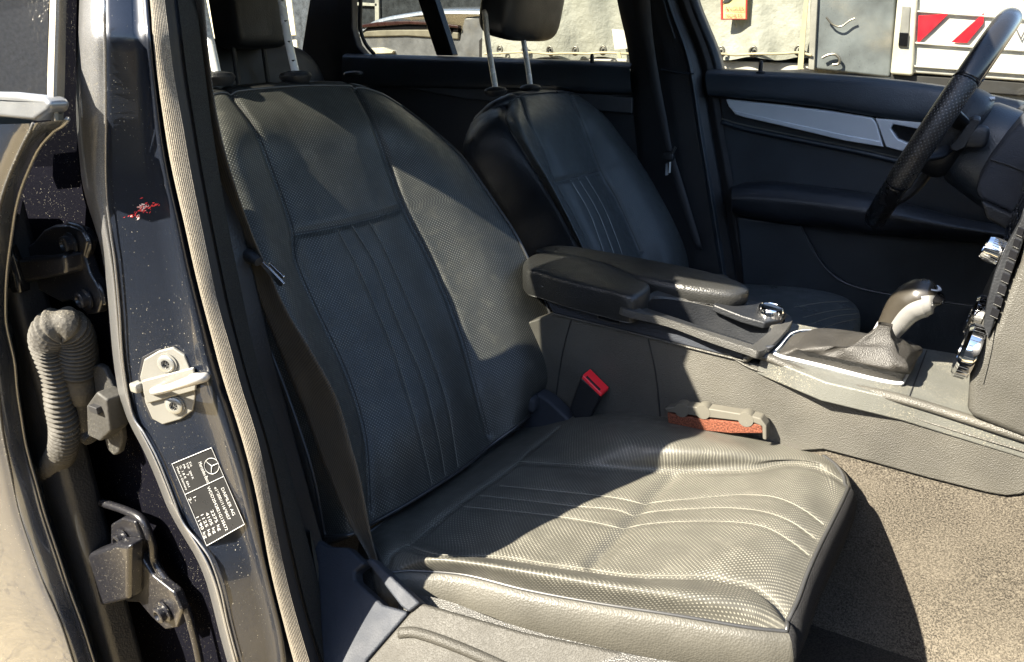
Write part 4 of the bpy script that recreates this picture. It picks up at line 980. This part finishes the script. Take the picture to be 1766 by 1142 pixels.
ribbon('door_frame', [(mv(FR, 14), .712), (mv(FR, 24), .700), (mv(FR, 34), .706), (mv(FR, 40), .74)], soft, fp, sub=3, sharp=0, v0=-220, v1=128, n=40)
ribbon('door_gap', [(mv(FR, 14), .712), (mv(FR, 28), .71)], black, fp, sharp=0, v0=120, v1=640, n=40)
db = thing('seat_belt', 'black driver seat belt hanging on the far pillar with its bright metal tongue', 'seat belt', Y_(1155, 270, .64))
bl = [(1086,-60),(1090,0),(1106,70),(1122,147),(1136,205),(1150,258),(1168,330),(1200,430)]; br2 = [(1118,-60),(1121,0),(1127,70),(1139,147),(1150,205),(1160,254),(1182,330),(1212,430)]
cols = [cr_interp([Y_(u1*(1-f)+u2*f, v, .645) for (u1, v), (u2, v2) in zip(bl, br2)], 60) for f in (0, .5, 1)]
Gb = np.array(cols).transpose(1, 0, 2)
ow = mesh('webbing', Gb.reshape(-1, 3), grid_faces(60, 3), simple('driver_webbing', (.03, .03, .032), .7), db, sharp=0)
md = ow.modifiers.new('Solidify', 'SOLIDIFY'); md.thickness = .0014
superell('tongue_grip', Y_(1153, 270, .635), (.03, .016, .02), plasticD, db, e=.6, n=14)
tube('tongue_grip', [Y_(1157, 268, .632), Y_(1165, 254, .632)], .004, plastic, db)
slab('belt_tongue', [Y_(u, v, .632) for u, v in [(1148,283),(1151,281),(1153,302),(1147,303)]], (0, .002, 0), chrome, db, .0006)
slab('belt_tongue', [Y_(u, v, .632) for u, v in [(1154,280),(1157,279),(1156,298),(1153,299)]], (0, .002, 0), white, db, .0006)
# ------------------------------------------------------------------ driver door
dd = thing('driver_door', 'dark driver door with silver trim strip, armrest, pocket and window', 'car door', (.9, .7, 0))
slab('door_panel', [Y_(u, v, .705) for u, v in [(1240,150),(1500,170),(1900,210),(1900,900),(1320,760),(1283,560),(1268,400),(1250,260)]], (0, .03, 0), soft, dd, .004)
Gp = []
for u, v, b in [(1226,119,164),(1232,118,165),(1300,121,170),(1400,126,181),(1520,135,200),(1640,150,216),(1766,175,240),(1900,200,268)]:
    t_ = Y_(u, v, .715); b_ = Y_(u, b, .695)
    Gp.append([t_+[0, .02, .0], t_, t_+[0, -.02, -.003], t_+[0, -.035, -.018], b_+[0, -.020, .004], b_+[0, .012, -.004]])
Gp = dense(Gp, 90, 36); mesh('belt_pad', Gp.reshape(-1, 3), grid_faces(90, 36), soft, dd, sharp=0)
mesh('belt_pad_end', [p for p in Gp[0]], [list(range(len(Gp[0])))], soft, dd, smooth=False)
ts = slab('trim_strip', [Y_(u, v, .682) for u, v in [(1251,171),(1347,181),(1430,191),(1505,203),(1512,212),(1524,254),(1457,243),(1347,217),(1285,203),(1268,198),(1256,184)]], (0, .02, 0), satin, dd, .004, 3)
slab('strip_facet', [Y_(u, v, .679) for u, v in [(1262,190),(1347,209),(1457,233),(1519,244),(1524,254),(1457,243),(1347,217),(1285,203),(1268,198)]], (0, .006, 0), satin, dd, .002, 3)
hs = slab('handle_surround', [Y_(u, v, .680) for u, v in [(1509,204),(1640,216),(1700,222),(1700,234),(1580,222),(1540,214),(1536,222),(1548,240),(1562,246),(1700,268),(1700,280),(1560,262),(1528,254),(1516,222)]], (0, .02, 0), satin, dd, .002, 3)
slab('handle_recess', [Y_(u, v, .697) for u, v in [(1530,212),(1700,228),(1700,272),(1550,250)]], (0, .01, 0), gloss, dd, .001)
superell('lock_pin', Y_(1312, 116, .70), (.010, .010, .030), plasticD, dd, e=.7, n=14)
superell('lock_pin_base', Y_(1312, 125, .695), (.022, .014, .006), plasticD, dd, e=.8, n=14)
mesh('window_glass', [Y_(u, v, .735) for u, v in [(1225,140),(1900,220),(1900,-200),(1150,-200)]], [[0, 1, 2, 3]], glassF, dd, smooth=False)
tube('panel_stitch_seam', [Y_(u, v, .697) for u, v in [(1245,205),(1285,216),(1380,236),(1480,256),(1560,274),(1640,288)]], .0016, thread, dd, n=6, res=40)
tube('panel_fold', [Y_(u, v, .697) for u, v in [(1245,210),(1285,222),(1380,242),(1480,262),(1560,280),(1700,305)]], .006, soft, dd, n=12, res=40, sharp=0)
Gp = []
for u, a, b in [(1262,322,362),(1290,314,371),(1340,313,380),(1420,322,388),(1494,332,399),(1568,352,406),(1660,376,414),(1766,396,426),(1900,420,450)]:
    t_ = Y_(u, a, .700); m_ = Y_(u, a*.72+b*.28, .635); n_ = Y_(u, a*.45+b*.55, .622); b_ = Y_(u, b, .640); e_ = Y_(u, b+4, .71)
    Gp.append([t_, (t_+m_)/2+[0, -.004, .006], m_, n_, b_, e_])
Gp = dense(Gp, 90, 36); mesh('armrest', Gp.reshape(-1, 3), grid_faces(90, 36), leatherD, dd, sharp=0)
mesh('armrest_end', [p for p in Gp[0]], [list(range(len(Gp[0])))], leatherD, dd, smooth=False)
tube('armrest_seam', [Y_(u, v, .640) for u, v in [(1568,368),(1660,386),(1766,404),(1850,420)]], .0012, thread, dd, n=6, res=30)
slab('lower_pocket', [Y_(u, v, .685) for u, v in [(1270,374),(1380,388),(1397,422),(1425,464),(1467,492),(1551,511),(1700,530),(1900,560),(1900,800),(1330,700),(1290,560),(1278,460)]], (0, .016, 0), soft, dd, .006, 3)
tube('pocket_edge', [Y_(u, v, .683) for u, v in [(1380,388),(1397,422),(1425,464),(1467,492),(1551,511),(1680,528)]], .003, soft, dd, n=8, res=40)
# ------------------------------------------------------------------ steering wheel
sw = thing('steering_wheel', 'black leather steering wheel seen edge-on, perforated grip section at mid rim', 'steering wheel', (.81, .37, .69))
WC = np.array([.812, .37, .690]); ta = math.radians(25); RW = .180
wu = np.array([math.sin(ta), 0, math.cos(ta)]); wy_ = np.array([0, -1.0, 0]); wn = np.cross(wu, wy_)   # towards driver / dash
if wn[0] < 0: wn = -wn
def rimpt(a, r=RW): return WC+r*(math.cos(a)*wu+math.sin(a)*wy_)
def arc(name, a0, a1, r, mat, n=60, **k):
    P = np.array([rimpt(math.radians(t)) for t in np.linspace(a0, a1, n)])
    V, F = tube(None, P, r, None, n=22)
    uv = []
    for i in range(n):
        for j in range(22): uv.append((j/22*.11, math.radians(a0+(a1-a0)*i/n)*RW))
    return mesh(name, V, F, mat, sw, sharp=0, uv=uv, **k)
perfW = perf_leather('perforated_rim_leather', (.012, .012, .013), (.12, .12, .12), s=.0065, r=.14, rough=.3)
rimm = simple('smooth_rim_leather', (.011, .011, .012), .26)
arc('rim', -62, 62, .0185, rimm, 90); arc('rim_grip', 62.6, 117.5, [.0192, .0195, .0195, .0192], perfW); arc('rim', 118, 242, .0185, rimm, 90); arc('rim_grip', 242.6, 297.5, .0192, perfW)
for a in (62.3, 117.8, 242.3, 297.8): tube('rim_joint', [rimpt(math.radians(a-.15)), rimpt(math.radians(a+.15))], .0200, gloss, sw, n=24)
superell('airbag_cover', WC+wn*.028, (.07, .17, .15), plasticD, sw, e=.6, R=rotm('Y', 25), n=26)
for a in (75, 105, 180, 255, 285):
    p = rimpt(math.radians(a), RW-.012); q = WC+(p-WC)*.35+wn*.03
    tube('spoke', [p, (p+q)/2+wn*.012, q], [.010, .012, .016], plasticD, sw, n=14, res=14, flat=.6)
# column shroud behind the wheel
co_ = thing('steering_column', 'grey black steering column shroud with cruise control stalk behind the wheel', 'steering column', (.95, .37, .62))
ax_ = wn
rows = []
for h, sy, sz, drop in ((.035, .060, .055, 0), (.06, .078, .070, -.002), (.12, .082, .078, -.006), (.20, .088, .085, -.01), (.26, .09, .09, -.012)):
    c = WC+ax_*h+wu*drop; rows.append([c+np.sign(math.cos(t))*abs(math.cos(t))**.75*sy*wy_+np.sign(math.sin(t))*abs(math.sin(t))**.75*sz*wu for t in np.linspace(0, 2*math.pi, 48, endpoint=False)])
n = 48; V = np.concatenate(rows); F = [[i*n+j, i*n+(j+1) % n, (i+1)*n+(j+1) % n, (i+1)*n+j] for i in range(4) for j in range(n)]+[list(range(n))]
mesh('column_shroud', V, F, soft, co_, sharp=50)
slab('stalk', [Y_(u, v, .26) for u, v in [(1638,252),(1652,236),(1671,208),(1679,203),(1691,206),(1690,213),(1664,256),(1650,262),(1638,259)]], (0, .018, .004), plasticD, co_, .003, 3)
superell('stalk_button', Y_(1684, 236, .27), (.034, .02, .036), plasticD, co_, e=.6, n=14)
tube('shroud_arc', [Y_(u, v, .33) for u, v in [(1646,184),(1675,178),(1700,172),(1716,170)]], .0035, satin, co_, n=10, res=20)
# ------------------------------------------------------------------ dashboard
da = thing('dashboard', 'dusty dashboard side and centre stack with chrome knobs at the right edge', 'dashboard', (1.05, 0, .3))
dtm = simple('dash_side_plastic', (.045, .043, .037), .5, grain=620, gs=.45)
YD = -.135
slab('stack_side', [Y_(u, v, YD) for u, v in [(1775,370),(1760,452),(1741,490),(1716,560),(1700,585),(1683,622),(1672,650),(1668,706),(1672,720),(1766,757),(1900,810),(1980,700),(1980,300),(1800,300)]], (0, .34, 0), dtm, da, .010, 4)
# face of the stack with rows of buttons
fpn = [Y_(u, v, YD-.002) for u, v in [(1676,660),(1690,600),(1698,540),(1712,480),(1730,430),(1752,385),(1775,345)]]
fq = cr_interp(fpn, 30)+np.array([.012, 0, 0])
Gk = np.array([[p+np.array([.0, y, 0]) for y in (0, .01, .12, .23, .24)] for p in fq])
mesh('stack_face', Gk.reshape(-1, 3), grid_faces(30, 5), gloss, da, sharp=0)
slab('stack_edge', [Y_(u, v, YD-.003) for u, v in [(1696,560),(1702,520),(1716,470),(1735,425),(1760,380),(1766,360),(1776,372),(1762,425),(1742,480),(1722,530),(1712,566),(1704,586)]], (0, .012, 0), plasticD, da, .002)
for i in range(3, 28, 3):
    p = fq[i]; t = fq[min(i+1, 29)]-fq[i-1]; t /= np.linalg.norm(t); nrm = np.array([-t[2], 0, t[0]]); nrm = nrm if nrm[0] < 0 else -nrm
    for k in range(5):
        c = p+np.array([0, .028+.040*k, 0])+nrm*.003
        Rm = np.array([nrm, [0, 1, 0], t]).T
        box('button', c, (.006, .032, .016), gloss, da, .002, R=Rm)
def knob_on(u, v, y, R0, dep, name, axd):
    c = Y_(u, v, y); revolve(name, [(R0*.96, 0), (R0, .003), (R0, dep*.8), (R0*.9, dep), (R0*.4, dep), (R0*.38, dep*.9)], c, axd, chrome, da, n=44)
    a = np.array(axd, float); a /= np.linalg.norm(a); s1 = np.cross(a, (0, 1, 0)); s1 /= np.linalg.norm(s1); s2 = np.cross(a, s1); pp = []
    for j in range(30):
        t = 2*math.pi*j/30; q = c+R0*1.0*(math.cos(t)*s1+math.sin(t)*s2); pp.append(tube(None, [q+a*.003, q+a*dep*.78], .0005, None, n=4))
    multi('knob_ribs', pp, plasticD, da)
knob_on(1728, 438, -.11, .0145, .020, 'volume_knob', (-.93, 0, .36))
knob_on(1684, 610, -.115, .035, .018, 'climate_dial', (-.98, 0, .2))
knob_on(1692, 548, .02, .030, .014, 'climate_dial', (-.98, 0, .2))
# instrument binnacle and upper dash, behind the wheel
cow = [(1766,205),(1738,235),(1708,275),(1688,310),(1682,330),(1690,345),(1766,378),(1850,420),(1900,300),(1850,180)]
slab('instrument_cowl', [Y_(u, v, .20) for u, v in cow], (0, .36, 0), plasticB, da, .014, 5)
slab('cowl_lower', [Y_(u, v, .19) for u, v in [(1690,345),(1700,378),(1740,400),(1800,430),(1850,420),(1766,378)]], (0, .36, 0), plasticD, da, .006, 3)
tube('cowl_seam', [Y_(u, v, .199) for u, v in [(1708,275),(1740,285),(1766,296),(1830,320)]], .0015, black, da, n=6)
bx('dash_body', (1.14, -.66, .45), (1.5, .68, .80), plasticD, da, .03)
bx('bulkhead', (1.55, -.70, -.05), (1.60, .72, .80), black, da, .0)
# ------------------------------------------------------------------ outside, beyond the far windows
tr = thing('tarpaulin_truck', 'truck with dirty cream tarpaulin side and eyelets, beyond the far windows', 'truck', (.4, 2.6, GZ))
YT = 2.60
us = np.linspace(836, 1412, 110); vs_ = np.linspace(-420, 101, 60)
Gt = []
for v in vs_:
    row = []
    for u in us:
        fold = .020*math.sin(u/27+v/160)+.012*math.sin(u/11-v/60)+.02*math.sin(v/55+u/90)
        row.append(Y_(u, v+(3*math.sin(u/14.0) if v > 95 else 0), YT)+np.array([0, fold, 0]))
    Gt.append(row)
Gt = np.array(Gt); mesh('tarpaulin', Gt.reshape(-1, 3), grid_faces(60, 110), tarpm, tr, sharp=0)
Gh = Y_(1100, 101, YT)
slab('bed_side', [Y_(u, v, YT+.03) for u, v in [(836,100),(1000,101),(1240,104),(1412,110),(1412,140),(1240,128),(1000,122),(836,120)]], (0, 2.0, 0), simple('truck_bed_paint', (.60, .58, .52), .5, dust=.3), tr, .005)
slab('bed_rail', [Y_(u, v, YT+.02) for u, v in [(836,118),(1000,120),(1240,126),(1420,136),(1420,175),(1000,160),(836,150)]], (0, 2.0, 0), simple('chassis_grey', (.10, .10, .10), .6), tr, .005)
bx('load_body', (Y_(836, 0, YT)[0], YT+.06, .9), (Y_(1412, 0, YT)[0], YT+2.2, 3.0), black, tr, .0)
eye = simple('eyelet_metal', (.22, .21, .18), .4, metal=.7)
for u, v in [(862,86),(905,87),(948,87),(992,88),(1040,87),(1095,88),(1150,88),(1200,88),(1243,89),(1299,89),(1378,87)]:
    c = Y_(u, v, YT-.035)
    T = [c+.017*np.array([math.cos(t), 0, math.sin(t)*1.2]) for t in np.linspace(0, 2*math.pi, 24, endpoint=False)]
    tube('eyelet', T, .0052, eye, tr, n=8, closed=True, sharp=0)
    superell('eyelet_knot', c+np.array([.004, -.008, .002]), (.014, .012, .014), black, tr, n=8)
rope = simple('rope', (.50, .45, .30), .9)
T = [Y_(u, v, YT-.05) for u, v in [(836,93),(862,92),(905,90),(948,93),(970,92),(992,92),(1015,93),(1040,91),(1095,93),(1150,92),(1200,94),(1243,93),(1270,95),(1299,93),(1340,93),(1378,91),(1400,96)]]
tube('rope', T, .0055, rope, tr, n=8, res=120, sharp=0)
slab('strap', [Y_(u, v, YT-.06) for u, v in [(1388,-300),(1387,0),(1380,60),(1375,119),(1385,120),(1389,60),(1394,0),(1396,-300)]], (0, .006, 0), rope, tr, .001)
slab('strap', [Y_(u, v, YT-.06) for u, v in [(1063,92),(1066,100),(1072,100),(1069,90)]], (0, .006, 0), rope, tr, .001)
slab('tarpaulin_patch', [Y_(u, v, YT-.045) for u, v in [(1055,50),(1076,52),(1082,84),(1060,86)]], (0, .006, 0), simple('pale_patch', (.62, .61, .52), .6), tr, .001)
sg = slab('warning_sign', [Y_(u, v, YT-.04) for u, v in [(1243,-40),(1289,-38),(1288,34),(1244,34)]], (0, .005, 0), simple('sign_yellow', (.70, .64, .30), .5), tr, .001, label='cream and red warning sign reading ANGLES MORTS')
redS = simple('sign_red', (.55, .06, .05), .5)
tube('sign_border', [Y_(u, v, YT-.043) for u, v in [(1244,-39),(1288,-37),(1287,33),(1245,33)]], .0055, redS, sg, n=6, closed=True)
SA = Y_(1246, 8, YT-.048); SBv = Y_(1287, 8, YT-.048); SD = Y_(1246, 33, YT-.048)
def signmap(a, b): return SA+(SBv-SA)*a+(SD-SA)*b
sL_ = np.linalg.norm(SBv-SA); sH = np.linalg.norm(SD-SA)
text_on('ANGLES', .10, .44, sH*.42, signmap, sL_, sH, redS, sg, maxw=.8); text_on('MORTS', .12, .92, sH*.42, signmap, sL_, sH, redS, sg, maxw=.72)
slab('sign_mark', [Y_(u, v, YT-.046) for u, v in [(1246,6),(1250,-4),(1264,-14),(1272,-20),(1266,-6),(1256,4)]], (0, .002, 0), simple('sign_black', (.03, .03, .03), .5), sg, .0005)
# grey container panel between truck and van
gp = thing('grey_cabinet', 'weathered blue grey metal panel between the tarpaulin truck and white van', 'panel', Y_(1465, 120, 2.55))
slab('panel', [Y_(u, v, 2.58) for u, v in [(1400,-300),(1400,0),(1396,118),(1535,134),(1545,0),(1550,-300)]], (0, .8, 0), simple('weathered_grey', (.13, .15, .16), .5, dust=.3, var=.4), gp, .01)
slab('panel_edge', [Y_(u, v, 2.56) for u, v in [(1398,-300),(1398,0),(1394,120),(1404,121),(1410,0),(1412,-300)]], (0, .02, 0), simple('edge_grey', (.30, .30, .27), .5, dust=.5), gp, .003)
tube('hose', [Y_(u, v, 2.55) for u, v in [(1418,100),(1428,95),(1440,94),(1448,102),(1446,110),(1436,112)]], .006, eye, gp, n=8, res=30)
tube('cable', [Y_(u, v, 2.55) for u, v in [(1425,30),(1436,42),(1450,46),(1465,36),(1474,32)]], .004, eye, gp, n=8, res=30)
# white van
vn = thing('white_van', 'white box van with red chevron stripes and side latch, right of the grey panel', 'van', Y_(1650, 130, 2.5))
vw = simple('van_white', (.66, .66, .62), .35, dust=.1)
slab('body', [Y_(u, v, 2.56) for u, v in [(1577,-300),(1577,0),(1572,126),(1700,136),(1800,143),(2000,160),(2000,-300)]], (0, 2.0, 0), vw, vn, .01)
slab('corner_post', [Y_(u, v, 2.53) for u, v in [(1548,-300),(1547,0),(1535,128),(1574,131),(1582,0),(1584,-300)]], (0, .4, 0), simple('van_cream', (.60, .59, .50), .45, dust=.2), vn, .01)
for k, (v0, v1) in enumerate(((-60,-56),(18,21),(72,76),(112,116))):
    slab('body_rib', [Y_(1577, v0, 2.555), Y_(2000, v0+30, 2.555), Y_(2000, v1+30, 2.555), Y_(1577, v1, 2.555)], (0, -.012, 0), vw, vn, .004)
rs = simple('chevron_red', (.62, .015, .03), .35)
for P in ([(1584,27),(1636,24),(1582,76)], [(1697,22),(1696,40),(1668,74),(1640,73)]):
    slab('chevron', [Y_(u, v, 2.545) for u, v in P], (0, .004, 0), rs, vn, .0005)
slab('latch_plate', [Y_(u, v, 2.522) for u, v in [(1556,10),(1570,11),(1566,82),(1549,81)]], (0, .01, 0), simple('latch_grey', (.30, .30, .28), .4, metal=.4), vn, .003)
slab('latch_handle', [Y_(u, v, 2.515) for u, v in [(1551,56),(1567,57),(1565,80),(1549,79)]], (0, .012, 0), gloss, vn, .003)
Lm = simple('letter_grey', (.10, .10, .11), .5)
VA = Y_(1752, 50, 2.548); VB = Y_(1810, 53, 2.548); VD = Y_(1752, 70, 2.548)
lw = np.linalg.norm(VB-VA); lh = np.linalg.norm(VD-VA)
text_on('V', .0, .95, lh*1.3, lambda a, b: VA+(VB-VA)*a+(VD-VA)*b, lw, lh, Lm, vn, name='lettering')
slab('side_skirt', [Y_(u, v, 2.57) for u, v in [(1536,128),(1700,138),(2000,162),(2000,180),(1536,150)]], (0, 2, 0), simple('skirt_dark', (.03, .03, .03), .6), vn, .004)
slab('lower_body', [Y_(u, v, 2.60) for u, v in [(1536,150),(2000,180),(2000,230),(1536,195)]], (0, 2, 0), simple('lower_grey', (.30, .30, .28), .5, dust=.5), vn, .004)
# ------------------------------------------------------------------ silver car seen through the quarter window
sc = thing('silver_car', 'silver hatchback with red tail light strip seen through the far rear windows', 'car', (-2.2, 4.6, GZ))
silv = simple('silver_car_paint', (.38, .42, .46), .25, metal=.5, coat=1, var=.08, dust=.1)
greyC = simple('grey_car_paint', (.20, .21, .22), .35, metal=.4, coat=1, dust=.2)
YS = 3.9
S_ = lambda P, y=YS: [Y_(u, v, y) for u, v in P]
Gc = []
for (u, v) in [(618,52),(640,36),(665,28),(700,22),(740,17),(790,16),(845,17),(900,16)]:
    a = Y_(u, v+8, YS-.02); Gc.append([a, a+[0, .05, .035], a+[0, .4, .07], a+[0, 1.0, .07], a+[0, 1.5, -.05]])
Gc = dense(Gc, 50, 20); mesh('roof', Gc.reshape(-1, 3), grid_faces(50, 20), silv, sc, sharp=0)
slab('tail_lamp', S_([(622,43),(650,38),(700,36),(745,38),(790,44),(790,49),(740,43),(700,42),(622,48)], YS-.03), (0, .05, 0), simple('lamp_red', (.035, .014, .012), .3), sc, .006)
slab('rear_window', S_([(622,48),(700,42),(745,43),(790,49),(788,56),(740,50),(622,54)], YS-.01), (0, .06, 0), gloss, sc, .006)
slab('bumper', S_([(618,55),(660,51),(745,51),(790,56),(790,68),(700,62),(618,64)], YS-.01), (0, .08, 0), simple('bumper_khaki', (.17, .16, .12), .5), sc, .01)
slab('tailgate', S_([(618,62),(700,60),(792,66),(800,30),(845,25),(848,60),(842,100),(790,110),(618,110)], YS+.01), (0, 1.2, 0), greyC, sc, .02, 4)
slab('number_plate_bar', S_([(640,83),(660,82),(678,88),(676,92),(640,93)], YS-.02), (0, .03, 0), simple('pale_bar', (.5, .48, .38), .5), sc, .004)
slab('side_window', S_([(768,45),(784,48),(776,70)], YS-.01), (0, .03, 0), gloss, sc, .003)
slab('wheel_arch', S_([(826,70),(834,62),(848,58),(850,110),(826,110)], YS-.02), (0, .4, 0), black, sc, .004)
slab('lower_body', S_([(560,100),(900,105),(900,240),(560,230)], YS+.02), (0, 1.1, 0), greyC, sc, .02)
# ------------------------------------------------------------------ buildings
wl_ = thing('garage_wall', 'sunlit cream panelled garage doors beyond the rear of the car', 'building', (-9, 6, GZ))
cream = simple('cream_panel', (.50, .47, .34), .6, var=.12)
P0 = np.array([-13., 3.6, GZ]); P1 = np.array([-4.5, 8.5, GZ]); dW = (P1-P0)/np.linalg.norm(P1-P0); nW = np.array([dW[1], -dW[0], 0])
def wall_slab(name, s0, s1, z0, z1, mat, off, th=.1, parent=wl_, bev=.01):
    a = P0+dW*s0+nW*off; b = P0+dW*s1+nW*off
    return slab(name, [[a[0], a[1], z0], [b[0], b[1], z0], [b[0], b[1], z1], [a[0], a[1], z1]], -nW*th, mat, parent, bev)
Lw = np.linalg.norm(P1-P0)
wall_slab('wall', -3, Lw-4.0, GZ, 4.2, cream, 0, .3)
dk = simple('joint_shadow', (.20, .19, .15), .7)
for i in range(7):
    for j in range(5):
        wall_slab('door_panel', -2.8+i*1.3, -2.8+i*1.3+1.18, GZ+.1+j*.52, GZ+.1+j*.52+.46, cream, .05, .05)
hb = thing('office_building', 'dark fronted building with pale window frames behind the silver car', 'building', (-2.5, 9, GZ))
bx('facade', (-14, 9.0, GZ), (2.5, 9.4, 3.2), simple('dark_facade', (.03, .035, .04), .3, var=.5), hb, .01)
fm_ = simple('pale_frame', (.36, .37, .33), .5)
for P in ([(645,-60),(652,-60),(654,60),(647,60)], [(600,-60),(612,-60),(614,60),(602,60)], [(600,3),(650,6),(650,11),(600,9)], [(560,-30),(650,-26),(650,-20),(560,-22)]):
    slab('window_frame', [Y_(u, v, 8.95) for u, v in P], (0, .04, 0), fm_, hb, .005)
# blockers added out of view: darken side light and what paint and glass mirror
nb = thing('unseen_dark_wall', 'long low grey wall added out of view to darken reflections and side sky light', 'wall', (0, -9, GZ))
bb2 = thing('unseen_sky_block', 'tall plain grey block added out of view to keep bright sky out of the glass', 'building', (-30, -16, GZ))
bx('wall', (-55, -17, GZ), (-14, -16, 17.0), simple('sky_block_grey', (.07, .07, .075), .8), bb2, .02)
bx('unseen_sky_wing', (-26, -15.9, GZ), (-24, 3.0, 14.0), MATS['sky_block_grey'], bb2, .02)  # added to hide the rear sky from reflections in the side window
bx('wall', (-14, -4.6, GZ), (6, -4.2, 1.95), simple('unseen_wall_grey', (.05, .052, .055), .8), nb, .02)

# stack buttons seen on the slanted edge of the centre stack
ea, eb = np.array([1712., 552.]), np.array([1762., 392.]); dE = (eb-ea)/8
for k in range(8):
    c = ea+dE*(k+.25); w = np.array([13., 6.])*(.8 if k > 5 else 1)
    P = [c-w*.5, c+w*.5, c+w*.5+dE*.7, c-w*.5+dE*.7]
    bt_ = slab('button', [Y_(u, v, YD-.0045) for u, v in P], (0, .004, 0), gloss, da, .0006)
    tube('button_edge', [Y_(u, v, YD-.0048) for u, v in P[:2]], .0005, plastic, bt_, n=5)
# ------------------------------------------------------------------ open front door, beside the camera
fd = thing('front_door', 'dark blue front passenger door standing wide open with black lining', 'car door', (1.30, -.88, 0))
Rf = rotm('Z', -72); hg_ = np.array([1.32, -.86, 0])
def fdp(x, y, z): return hg_+Rf@np.array([-x*-1, y, 0])+np.array([0, 0, z])
def fslab(name, P, y0, th, mat, bev=.01): 
    return slab(name, [fdp(x, y0, z) for x, z in P], fdp(0, y0+th, 0)-fdp(0, y0, 0), mat, fd, bev, 3)
prof = [(0, .08), (.98, .08), (1.08, .30), (1.10, .72), (.98, .78), (0, .74)]
fslab('door_skin', prof, -.03, .05, paintB); fslab('door_lining', [(x*.97+.01, z*.97+.01) for x, z in prof], .025, .05, plasticD)
fslab('armrest', [(.25, .44), (.85, .44), (.85, .52), (.25, .52)], .08, .05, leatherD)
wf = [(.12, .76), (.98, .79), (.93, 1.10), (.60, 1.13), (.12, .80)]
fslab('window_frame', [(.94, .79), (1.0, .80), (.95, 1.13), (.60, 1.16), (.05, .77), (.12, .77), (.60, 1.12), (.91, 1.10)], -.01, .03, gloss, .004)
mesh('window_glass', [fdp(x, .004, z) for x, z in wf], [list(range(5))], glassN, fd, smooth=False)
